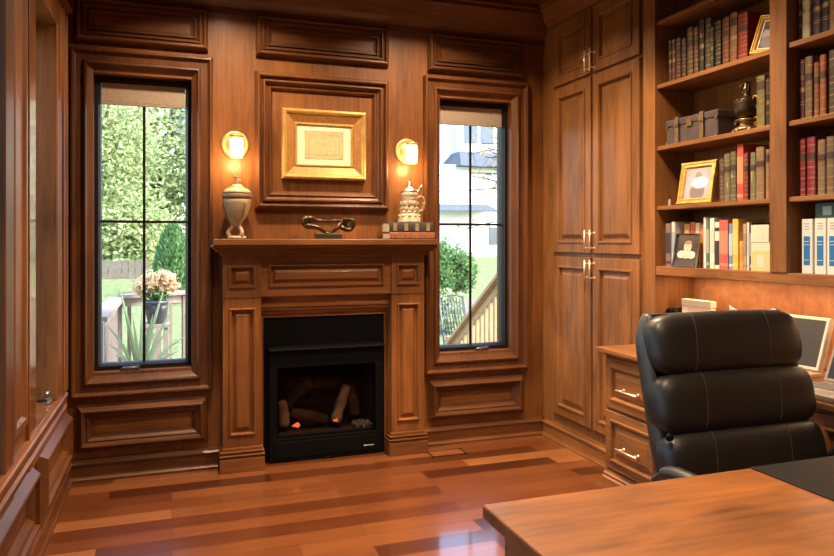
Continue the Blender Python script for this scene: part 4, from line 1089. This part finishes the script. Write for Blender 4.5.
bm, fr = cushion(CX, 1.60, .455, .31, .27, .065, math.radians(3), 6, 3.2, 18); obj('seat', bm, LEATHER, t)
bm = nb(); box(bm, CX - .28, CX + .28, 1.38, 1.82, .36, .398); obj('seat_pan', bm, LEATHERF, t, .01)
for sx in (-1, 1):
    x = CX + sx * .366
    bm = nb(); tube(bm, spline([(x, 1.86, .610), (x, 1.80, .652), (x, 1.72, .662), (x, 1.60, .655), (x, 1.545, .640)], 5), [.018] * 4 + [.024] * 14 + [.021] * 2 + [.015], 12, 0, ((1, 0, 0), 1.1)); ar = obj('armrest', bm, LEATHER, t)
    bm = nb(); tube(bm, spline([(x, 1.585, .640), (x, 1.60, .52), (CX + sx * .29, 1.62, .42), (CX + sx * .24, 1.62, .385)], 5), .016, 10); obj('arm_support', bm, BLACK, ar)
bm = nb(); lathe(bm, [(.010, 0), (.014, -.004), (.012, -.012), (.004, -.016)], CX - .330, 1.848, .752, 16, 0, 'y'); obj('pivot_cap', bm, BLACK, t)
bm = nb(); lathe(bm, [(.028, .10), (.028, .24), (.02, .245), (.02, .36)], CX, 1.62, 0, 20); obj('gas_lift', bm, CHROME, t)
for q in range(5):
    a = 2 * PI * q / 5 + .3; ex, ey = CX + .30 * math.cos(a), 1.62 + .30 * math.sin(a)
    bm = nb(); tube(bm, [(CX, 1.62, .115), (CX + .15 * math.cos(a), 1.62 + .15 * math.sin(a), .105), (ex, ey, .078)], [.026, .022, .016], 10); lg = obj('leg', bm, BLACK, t)
    bm = nb(); sx_, sy_ = -math.sin(a), math.cos(a)
    for s_ in (-1, 1):
        c0 = Vector((ex, ey, .0305)) + Vector((sx_, sy_, 0)) * s_ * .016
        tube(bm, [c0 - Vector((sx_, sy_, 0)) * .009, c0 + Vector((sx_, sy_, 0)) * .009], .029, 16)
    tube(bm, [(ex, ey, .03), (ex, ey, .08)], .008, 8); obj('caster', bm, BLACK, lg)

# ------------------------------------------------------------------ the garden outside
GRASS = plain('lawn_grass', (.15, .195, .075), .9, bumpy=.6, bscale=20, var=.45)
MULCH = plain('garden_path', (.22, .17, .14), .9, bumpy=.5, bscale=30)
DECKM = plain('weathered_deck', (.28, .225, .19), .8, bumpy=.3, bscale=40, var=.2)
PINE = plain('new_pine', (.48, .31, .15), .7, bumpy=.2, bscale=40, var=.15)
FENCEM = plain('weathered_fence', (.15, .125, .10), .9, bumpy=.4, bscale=30, var=.25)
HOUSEW = plain('white_siding', (.72, .75, .78), .7, var=.03)
ROOFM = plain('grey_shingles', (.085, .105, .13), .9, bumpy=.6, bscale=25, var=.3)
HGLASS = plain('house_glass', (.06, .09, .125), .15, coat=.5)
BARK = plain('bark', (.11, .08, .06), .9, bumpy=.8, bscale=20, var=.35)
def leafmat(name, c1, c2):
    m = bpy.data.materials.new(name); m.use_nodes = True; t_ = m.node_tree; t_.nodes.clear()
    o_ = t_.nodes.new('ShaderNodeOutputMaterial'); mx = t_.nodes.new('ShaderNodeMixShader'); mx.inputs[0].default_value = .45
    d = t_.nodes.new('ShaderNodeBsdfDiffuse'); tr = t_.nodes.new('ShaderNodeBsdfTranslucent')
    gm = t_.nodes.new('ShaderNodeNewGeometry')
    c = ramp(t_, gm.outputs['Random Per Island'], [(0, c1), (1, c2)])
    t_.links.new(c, d.inputs[0]); t_.links.new(c, tr.inputs[0])
    t_.links.new(d.outputs[0], mx.inputs[1]); t_.links.new(tr.outputs[0], mx.inputs[2]); t_.links.new(mx.outputs[0], o_.inputs[0])
    return m
LEAFA = leafmat('sunlit_leaves', (.20, .32, .12), (.66, .68, .40))
LEAFB = leafmat('pale_leaves', (.30, .40, .24), (.82, .76, .58))
LEAFC = leafmat('conifer_leaves', (.07, .17, .055), (.22, .36, .15))
LEAFD = leafmat('shrub_leaves', (.09, .20, .07), (.26, .42, .17))
LEAFY = leafmat('autumn_leaves', (.45, .34, .10), (.60, .40, .22))
LEAFP = leafmat('pink_flowers', (.58, .46, .28), (.86, .66, .48))
YUC = leafmat('yucca_blades', (.30, .40, .20), (.50, .56, .34))

def gz(y): return -.55 if y < 9.5 else -.55 + (min(y, 21) - 9.5) * .135
bm = nb(); xs = [-30, -12, -4, 0, 4, 8, 12, 18, 40]; ys = [4.67, 7, 9.5, 12, 15, 18, 21, 45]
vv = [[bm.verts.new((x, y, gz(y))) for y in ys] for x in xs]
for i in range(len(xs) - 1):
    for j in range(len(ys) - 1): bm.faces.new([vv[i][j], vv[i + 1][j], vv[i + 1][j + 1], vv[i][j + 1]])
xs = [-30, -.81]; ys = [-8, 4.67]
bm.faces.new([bm.verts.new((x, y, -.55)) for x, y in ((-30, -8), (-.81, -8), (-.81, 4.67), (-30, 4.67))])
struct('ground', bm, GRASS)
bm = nb(); prism(bm, [(12.6, gz(12.6) + .005), (14.0, gz(14.0) + .005), (14.0, gz(14.0) + .03), (12.6, gz(12.6) + .03)], 'x', 2, 14); struct('path', bm, MULCH)
bm = nb()
for i in range(24):
    y = 4.68 + i * .142; box(bm, -1.9, 2.6, y, y + .136, -.14, -.11)
struct('deck_terrace', bm, DECKM)

def leaves(bm, c, rad, n, size, shell=.35, drop=0):
    c = Vector(c)
    for _ in range(n):
        while True:
            d = Vector((random.uniform(-1, 1), random.uniform(-1, 1), random.uniform(-1, 1)))
            if .05 < d.length < 1: break
        d = d.normalized() * (shell + (1 - shell) * random.random()) * (.82 + .18 * math.sin(d.x * 9 + c.x) * math.sin(d.z * 8 + d.y * 5))
        p = c + Vector((d.x * rad[0], d.y * rad[1], d.z * rad[2]))
        a = Vector((random.gauss(0, 1), random.gauss(0, 1), random.gauss(0, .7))).normalized(); b_ = a.cross(Vector((random.gauss(0, 1), random.gauss(0, 1), random.gauss(0, 1)))).normalized()
        s = size * random.uniform(.6, 1.3)
        bm.faces.new([bm.verts.new(p + a * s), bm.verts.new(p + b_ * s * .5), bm.verts.new(p - a * s * .9), bm.verts.new(p - b_ * s * .5)])
def tree(x, y, blobs, label, mat, n=2600, size=.11, group='garden trees', trunk_h=2.2, r=.16):
    z = gz(y); t = thing('garden_tree', label, 'tree', (x, y, z), group)
    bm = nb(); tube(bm, spline([(x, y, z), (x + .05, y, z + trunk_h * .5), (x - .05, y, z + trunk_h), (x, y, z + trunk_h * 1.6)], 4), [r * (1.2 - .07 * i) for i in range(13)], 9)
    for i in range(5):
        a = i * 1.3; tube(bm, [(x, y, z + trunk_h * .9), (x + math.cos(a) * .7, y + math.sin(a) * .7, z + trunk_h * 1.5), (x + math.cos(a) * 1.3, y + math.sin(a) * 1.3, z + trunk_h * 2)], [.07, .05, .02], 6)
    obj('trunk', bm, BARK, t)
    bm = nb()
    for c, rad in blobs: leaves(bm, c, rad, n, size)
    obj('foliage', bm, mat, t)
tree(-1.9, 19.2, [((-1.7, 19.2, 3.6), (2.0, 1.6, 2.2)), ((-1.2, 18.6, 1.6), (1.6, 1.0, 1.3))], 'broad sunlit green tree behind the garden fence', LEAFA, 8500, .075)
tree(1.9, 20.5, [((1.75, 20.3, 4.6), (1.9, 1.5, 2.5)), ((1.9, 19.8, 2.3), (1.7, 1.2, 1.5))], 'pale tree rising behind the green conifer', LEAFB, 8500, .08)
tree(-3.5, 23, [((-2.6, 23, 5.5), (2.8, 2, 3.0))], 'tall pale tree at the back left of the garden', LEAFB, 8000, .10)
tree(-6.5, 21, [((-6.5, 21, 3.5), (2.8, 2, 3.4))], 'wide green tree far left beyond the deck', LEAFA, 6000, .11)
tree(2.2, 25.5, [((2.2, 25.5, 4.5), (2.0, 1.6, 3.4))], 'green tree between the conifer and the white house', LEAFA, 6000, .11)
tree(-.4, 31, [((-.6, 31, 5.0), (5.6, 2, 5.0))], 'largest tree closing the view behind the garden', LEAFA, 16000, .14, 'garden trees', 3, .25)
# conifer
t = thing('conifer', 'dense dark green cone-shaped conifer behind the potted flowers', 'tree', (.02, 14.9, gz(14.9)))
bm = nb(); tube(bm, [(.02, 14.9, gz(14.9)), (.02, 14.9, 1.2)], [.07, .03], 8); obj('trunk', bm, BARK, t)
bm = nb()
for i in range(5200):
    f = random.random() ** 1.3; zz = .28 + f * 1.42; rr = .46 * (1 - f) ** .5 * (.75 + .25 * random.random()) + .02; a = random.uniform(0, 2 * PI)
    p = Vector((.02 + rr * math.cos(a), 14.9 + rr * math.sin(a), zz)); u = Vector((math.cos(a) * .4 + random.gauss(0, .3), math.sin(a) * .4 + random.gauss(0, .3), 1)).normalized(); w = u.cross(Vector((math.cos(a), math.sin(a), .2)) if random.random() < .5 else Vector((-math.sin(a), math.cos(a), random.gauss(0, .5)))).normalized(); s = .06
    bm.faces.new([bm.verts.new(p + u * s), bm.verts.new(p + w * s * .35), bm.verts.new(p - u * s), bm.verts.new(p - w * s * .35)])
obj('foliage', bm, LEAFC, t)
# fence
t = thing('garden_fence', 'weathered grey board fence beyond the deck', 'fence', (-1.6, 17.3, gz(17.3)))
fz0 = gz(17.3); bm = nb()
for i in range(26):
    x = -4.2 + i * .142; h_ = .92 + random.uniform(-.012, .012); prism(bm, [(x, fz0), (x + .132, fz0), (x + .132, h_), (x + .066, h_ + .03), (x, h_)], 'y', 17.3, 17.322)
obj('fence_boards', bm, FENCEM, t)
for x in (-4.1, -2.4, -.65):
    bm = nb(); box(bm, x, x + .09, 17.325, 17.41, fz0, .98); obj('fence_post', bm, FENCEM, t)
bm = nb()
for z in (.62, fz0 + .15): box(bm, -4.2, -.55, 17.3225, 17.36, z, z + .08)
obj('fence_rail', bm, FENCEM, t)

# deck railing: a side run and an angled far run that meet at a corner post
t = thing('deck_railing', 'grey wooden deck railing with balusters outside the window', 'railing', (-.51, 7.42, -.11))
def run(p, q, h, n, cap, balm, root, z0=-.10):
    p, q = Vector(p), Vector(q); d = (q - p); L = d.length; d.normalize(); sd = Vector((-d.y, d.x, 0)).normalized()
    def beam(a, b, w, zt, zb):
        bm = nb(); A = []
        for e in (a, b):
            for s in (-1, 1):
                for z in (zb, zt): A.append(bm.verts.new((e.x + sd.x * s * w / 2, e.y + sd.y * s * w / 2, e.z + z)))
        for f in ((0, 1, 3, 2), (4, 6, 7, 5), (0, 4, 5, 1), (2, 3, 7, 6), (0, 2, 6, 4), (1, 5, 7, 3)): bm.faces.new([A[i] for i in f])
        return bm
    obj('top_rail', beam(p, q, .14, h, h - .035), cap, root); obj('under_rail', beam(p, q, .04, h - .036, h - .12), cap, root)
    obj('bottom_rail', beam(p, q, .04, .16, .08), cap, root)
    for i in range(n):
        c = p + d * (L * (i + .5) / n); bm = nb(); box(bm, c.x - .018, c.x + .018, c.y - .018, c.y + .018, c.z + .10, c.z + h - .1); obj('baluster', bm, balm, root)
def post(x, y, z0, z1, root, m=DECKM):
    bm = nb(); box(bm, x - .05, x + .05, y - .05, y + .05, z0, z1); obj('post', bm, m, root)
run((-.51, 5.5, -.11), (-.51, 7.36, -.11), .94, 14, DECKM, DECKM, t); run((-.46, 7.42, -.11), (1.2, 8.5, -.11), .96, 13, DECKM, DECKM, t)
post(-.51, 7.42, -.109, .80, t); post(-.51, 5.45, -.109, .80, t); post(.16, 7.80, -.109, .80, t); post(1.25, 8.52, -.55, .80, t)
# flower pot on a stand in front of the rail
t = thing('plant_stand', 'slatted grey wooden plant stand under the flower pot on deck', 'plant stand', (-.14, 7.25, -.109))
bm = nb(); box(bm, -.26, -.02, 7.13, 7.37, .545, .575); obj('stand_top', bm, DECKM, t)
for x in (-.245, -.075):
    for y in (7.145, 7.315): bm = nb(); box(bm, x, x + .04, y, y + .04, -.109, .5445); obj('leg', bm, DECKM, t)
bm = nb()
for i in range(4): box(bm, -.235 + i * .055, -.205 + i * .055, 7.138, 7.142, -.02, .50)
obj('slat', bm, DECKM, t)
t = thing('flower_pot', 'dark glazed pot with pink-cream flowers before the deck railing', 'potted plant', (-.14, 7.25, .5755))
bm = nb(); lathe(bm, [(.0, 0), (.075, 0), (.085, .02), (.10, .10), (.108, .17), (.102, .185), (.115, .20), (.115, .222), (.10, .222), (.095, .20), (0, .20)], -.14, 7.25, .5757, 28); obj('pot', bm, plain('dark_glaze', (.035, .035, .045), .2, coat=.6), t)
bm = nb()
for c in ((-.14, 7.25, .95), (-.26, 7.24, .93), (-.02, 7.26, .94), (-.18, 7.2, 1.0), (-.07, 7.22, 1.0)): leaves(bm, c, (.14, .12, .12), 260, .028, .3)
obj('flowers', bm, LEAFP, t)
bm = nb(); leaves(bm, (-.14, 7.25, .84), (.16, .13, .08), 260, .03, .2)
for i in range(12):
    a = i * .55; tube(bm, [(-.14, 7.25, .775), (-.14 + .12 * math.cos(a), 7.25 + .1 * math.sin(a), .92)], .004, 5)
obj('stems', bm, LEAFD, t)
# yucca
t = thing('yucca_plant', 'spiky potted yucca with long pale blades close outside the window', 'potted plant', (-.24, 6.0, -.109))
bm = nb(); lathe(bm, [(0, 0), (.11, 0), (.15, .22), (.16, .30), (.175, .31), (.175, .35), (.15, .35), (.145, .31), (0, .31)], -.24, 6.0, -.109, 24); obj('pot', bm, plain('grey_pot', (.30, .29, .28), .7), t)
bm = nb()
tips = [(-.40, 6.0, 1.04), (-.36, 5.95, .86), (-.22, 6.05, .92), (-.06, 6.0, .99), (.02, 6.0, .86), (-.14, 5.92, .80), (-.48, 6.0, .72), (-.50, 6.05, .58), (.10, 6.0, .60), (-.30, 6.1, .78), (-.02, 6.1, .66), (.16, 5.95, .44), (-.42, 5.9, .50), (.06, 5.9, .50), (-.2, 5.85, .66), (-.1, 6.1, .84)]
for tx, ty, tz in tips:
    a = Vector((-.24, 6.0, .22)); b_ = Vector((tx, ty, tz)); m_ = a.lerp(b_, .5) + Vector((0, 0, .06)); P = spline([a, m_, b_], 6)
    w = (b_ - a).cross(Vector((0, 1, .2))).normalized(); n = len(P); ring = []
    for i, p in enumerate(P):
        s = .017 * (1 - (i / (n - 1)) ** 2) + .001; dp = Vector((0, -.006, 0))
        ring.append([bm.verts.new(p - w * s), bm.verts.new(p + dp), bm.verts.new(p + w * s)])
    for A, B in zip(ring, ring[1:]):
        for k_ in (0, 1): bm.faces.new([A[k_], A[k_ + 1], B[k_ + 1], B[k_]])
obj('blades', bm, YUC, t)

# stair railing seen through the right window
t = thing('stair_railing', 'new pine stair railing sloping down outside the right window', 'railing', (2.78, 6.0, -.5))
p, q = Vector((2.70, 5.05, .43)), Vector((2.86, 7.0, -.62))
run(p, q, .92, 16, PINE, PINE, t); post(2.69, 5.0, -.55, 1.36, t, PINE); post(2.87, 7.06, -.55, .34, t, PINE)
# garden chair
GX, GY, GZ = 3.93, 9.1, -.545
t = thing('garden_chair', 'dark metal slatted garden chair on the lawn outside', 'garden chair', (GX, GY, GZ))
GM = plain('painted_iron', (.06, .075, .08), .5)
Cg = math.cos(.35); Sg = math.sin(.35)
def gp_(u, v, w): return (GX + u * Cg - v * Sg, GY + u * Sg + v * Cg, GZ + w)
for u, v in ((-.24, -.22), (.24, -.22)): bm = nb(); tube(bm, [gp_(u, v, 0), gp_(u, v, .64)], .016, 8); obj('leg', bm, GM, t)
for u in (-.24, .24): bm = nb(); tube(bm, [gp_(u, .28, 0), gp_(u, .2, .45), gp_(u, .34, 1.12)], .016, 8); obj('leg', bm, GM, t)
bm = nb()
for i in range(8): tube(bm, [gp_(-.24 + i * .0685, -.22, .44), gp_(-.24 + i * .0685, .22, .43)], .013, 6)
obj('seat', bm, GM, t)
bm = nb()
for i in range(9): u = -.22 + i * .055; tube(bm, [gp_(u, .225, .50), gp_(u, .335, 1.09)], .011, 6)
tube(bm, spline([gp_(-.24, .34, 1.10), gp_(0, .345, 1.14), gp_(.24, .34, 1.10)], 5), .016, 8); tube(bm, [gp_(-.24, .225, .50), gp_(.24, .225, .50)], .013, 8)
obj('backrest', bm, GM, t)
for u in (-.26, .26): bm = nb(); tube(bm, [gp_(u, -.24, .64), gp_(u, .25, .65)], .018, 8); obj('armrest', bm, GM, t)
# bush
t = thing('garden_bush', 'big round green bush in front of the white house', 'bush', (5.6, 13.9, gz(13.9)))
bm = nb()
for c, r_ in (((5.45, 13.9, .82), (.62, .5, .72)), ((5.85, 13.8, .70), (.42, .4, .55)), ((5.2, 13.6, .55), (.5, .4, .5))): leaves(bm, c, r_, 2400, .055)
obj('foliage', bm, LEAFD, t)
bm = nb()
for i in range(5): tube(bm, [(5.6, 13.9, gz(13.9)), (5.6 + .3 * math.cos(i * 1.3), 13.9 + .3 * math.sin(i * 1.3), .8)], [.04, .015], 6)
obj('stem', bm, BARK, t)
t = thing('garden_bush', 'low light green shrub below the big round bush', 'bush', (4.6, 11.6, gz(11.6)))
bm = nb(); leaves(bm, (4.62, 11.6, .14), (.40, .36, .46), 2000, .05); obj('foliage', bm, LEAFA, t)
bm = nb(); tube(bm, [(4.6, 11.6, gz(11.6)), (4.62, 11.6, .1)], [.04, .02], 6); obj('stem', bm, BARK, t)
# neighbouring house
t = thing('white_house', 'white sided house with grey hip roof beyond the lawn', 'house', (9.5, 21, .8))
def siding(bm, x0, x1, y0, y1, z0, z1):
    n = max(1, int((z1 - z0) / .16))
    for i in range(n):
        a, b_ = z0 + (z1 - z0) * i / n, z0 + (z1 - z0) * (i + 1) / n
        prism(bm, [(y0, a), (y1, a), (y1, b_), (y0 + .018, b_)], 'x', x0, x1)
bm = nb(); siding(bm, 5.2, 14.5, 20.0, 25, .6, 3.72); obj('lower_wall', bm, HOUSEW, t)
bm = nb(); siding(bm, 4.6, 14.5, 21.6, 25, 3.73, 6.6); obj('upper_wall', bm, HOUSEW, t)
bm = nb()
A = [(8.25, 19.55, 3.66), (14.7, 19.55, 3.66), (14.7, 21.59, 3.66), (8.25, 21.59, 3.66)]; B = [(8.78, 20.9, 4.26), (14.4, 20.9, 4.26), (14.4, 21.59, 4.26), (8.78, 21.59, 4.26)]
va = [bm.verts.new(p_) for p_ in A]; vb = [bm.verts.new(p_) for p_ in B]; bm.faces.new(va); bm.faces.new(vb)
for i in range(4): bm.faces.new([va[i], va[(i + 1) % 4], vb[(i + 1) % 4], vb[i]])
obj('porch_roof', bm, ROOFM, t)
bm = nb(); prism(bm, [(8.2, 6.6), (14.7, 6.6), (13, 8.6), (9.6, 8.6)], 'y', 21.3, 25.4); obj('main_roof', bm, ROOFM, t)
bm = nb(); box(bm, 8.9, 10.1, 21.0, 21.59, 4.27, 6.2); bw = obj('bay', bm, HOUSEW, t)
for x in (8.98, 9.56): bm = nb(); box(bm, x, x + .46, 20.985, 20.999, 4.55, 5.9); obj('window', bm, HGLASS, bw)
bm = nb(); box(bm, 9.40, 9.80, 19.985, 19.999, 1.25, 1.80); wf = obj('window', bm, HGLASS, t)
bm = nb(); prism(bm, [(19.2, 2.28), (19.99, 2.50), (19.99, 2.40), (19.2, 2.24)], 'x', 7.4, 9.35); obj('awning_roof', bm, ROOFM, t)
bm = nb(); box(bm, 5.2, 14.5, 19.97, 19.999, .6, .86); obj('foundation', bm, plain('foundation_grey', (.42, .43, .44), .9), t)
# slender tree whose twigs cross the right window
z = gz(12); t = thing('young_tree', 'slender young tree with sparse yellow leaves before the white house', 'tree', (6.75, 12.2, z))
bm = nb(); tube(bm, spline([(6.75, 12.2, z), (6.7, 12.2, 1.2), (6.78, 12.2, 2.6), (6.7, 12.2, 4.4)], 4), [.07 - .004 * i for i in range(13)], 8); obj('trunk', bm, BARK, t)
bm = nb(); lv = nb()
for i in range(38):
    s_ = Vector((6.73, 12.2, random.uniform(1.6, 4.3))); a = random.choice((PI, PI, PI * .9, 0)) + random.gauss(0, .5); L = random.uniform(.5, 1.5)
    e_ = s_ + Vector((math.cos(a) * L, math.sin(a) * L, random.uniform(-.1, .7))); m_ = s_.lerp(e_, .5) + Vector((0, 0, .12)); P = spline([s_, m_, e_], 4)
    tube(bm, P, [.022 - .0018 * j for j in range(len(P))], 5)
    for j in range(3):
        b0 = P[random.randint(3, len(P) - 1)]; e2 = b0 + Vector((random.gauss(0, .2), random.gauss(0, .2), random.gauss(0, .16))); tube(bm, [b0, e2], [.006, .003], 4); leaves(lv, e2, (.12, .12, .10), 7, .035, 0)
obj('branch', bm, BARK, t); obj('foliage', lv, LEAFY, t)

# ------------------------------------------------------------------ light
w = bpy.data.worlds.new('sky'); S.world = w; w.use_nodes = True; wt = w.node_tree
bg = wt.nodes['Background']; sk = wt.nodes.new('ShaderNodeTexSky'); sk.sky_type = 'NISHITA'; sk.sun_disc = False
sk.sun_elevation = math.radians(42); sk.sun_rotation = math.radians(120); sk.air_density = 1.0; sk.dust_density = 2.0; sk.ozone_density = 1
wt.links.new(sk.outputs[0], bg.inputs[0]); bg.inputs[1].default_value = SKY_S if 'SKY_S' in globals() else .9
sn = bpy.data.lights.new('sun', 'SUN'); sn.energy = 3.6; sn.angle = math.radians(.6); sn.color = (1, .95, .86)
so = bpy.data.objects.new('sun', sn); COL.objects.link(so)
so.rotation_euler = Vector((-.52, .42, -.74)).to_track_quat('-Z', 'Y').to_euler()
# added ceiling downlights, fixtures out of view, placed to light the room
def downlight(x, y, wat, label, spread=120):
    t = thing('added_downlight', label, 'added ceiling light', (x, y, ZC), 'added ceiling downlights')
    bm = nb(); lathe(bm, [(.060, 0), (.082, 0), (.084, -.006), (.078, -.010), (.062, -.010), (.060, 0)], x, y, ZC - .013, 32); obj('trim_ring', bm, BRASS, t)
    bm = nb(); lathe(bm, [(.0, 0), (.060, 0), (.060, -.003), (0, -.003)], x, y, ZC - .013, 32); obj('lens', bm, CAN, t)
    L = bpy.data.lights.new('downlight', 'AREA'); L.shape = 'DISK'; L.size = .12; L.energy = wat; L.color = (1, .74, .47); L.spread = math.radians(spread if y < 3 else 140)
    o_ = bpy.data.objects.new('downlight', L); COL.objects.link(o_); o_.parent = t; o_.location = (0, 0, -.03)
for x, y, wat, l in ((.45, 2.75, 8, 'added ceiling downlight in the middle of the left coffer'), (1.6, 2.8, 34, 'added ceiling downlight in the middle of the right coffer'), (.33, 3.74, 27, 'unseen ceiling downlight before the left end of the mantel'), (1.52, 3.74, 27, 'unseen ceiling downlight before the right window'),
                     (1.0, 1.2, 25, 'unseen ceiling downlight over the writing desk'), (1.85, 2.55, 22, 'unseen ceiling downlight in front of the bookcase'),
                     (.35, -.8, 5, 'added rear fill downlight on the left window side'), (1.72, -.3, 12, 'added rear fill downlight on the right side')):
    downlight(x, y, wat, l)
L = bpy.data.lights.new('shelf_strip_light', 'AREA'); L.shape = 'RECTANGLE'; L.size = .03; L.size_y = 1.5; L.energy = 4.5; L.color = (1, .64, .34)
o_ = bpy.data.objects.new('shelf_strip_light', L); COL.objects.link(o_); o_.location = (2.635, 2.375, 1.184)

# ------------------------------------------------------------------ camera and view
cam = bpy.data.cameras.new('camera'); cam.sensor_fit = 'HORIZONTAL'; cam.sensor_width = 36; cam.lens = 700 / 834 * 36
cam.shift_y = -37.5 / 834; cam.clip_start = .05; cam.clip_end = 200
co = bpy.data.objects.new('camera', cam); COL.objects.link(co); co.location = (0, 0, 1.38); co.rotation_euler = (PI / 2, 0, -math.radians(19.3))
S.camera = co
S.view_settings.view_transform = 'Standard'; S.view_settings.look = 'None'; S.view_settings.gamma = 1; S.view_settings.exposure = EXPO if 'EXPO' in globals() else .4
S.view_settings.use_curve_mapping = False
S.cycles.use_denoising = True; S.cycles.max_bounces = 10; S.cycles.diffuse_bounces = 5; S.cycles.glossy_bounces = 5; S.cycles.transparent_max_bounces = 16
S.cycles.sample_clamp_indirect = 6
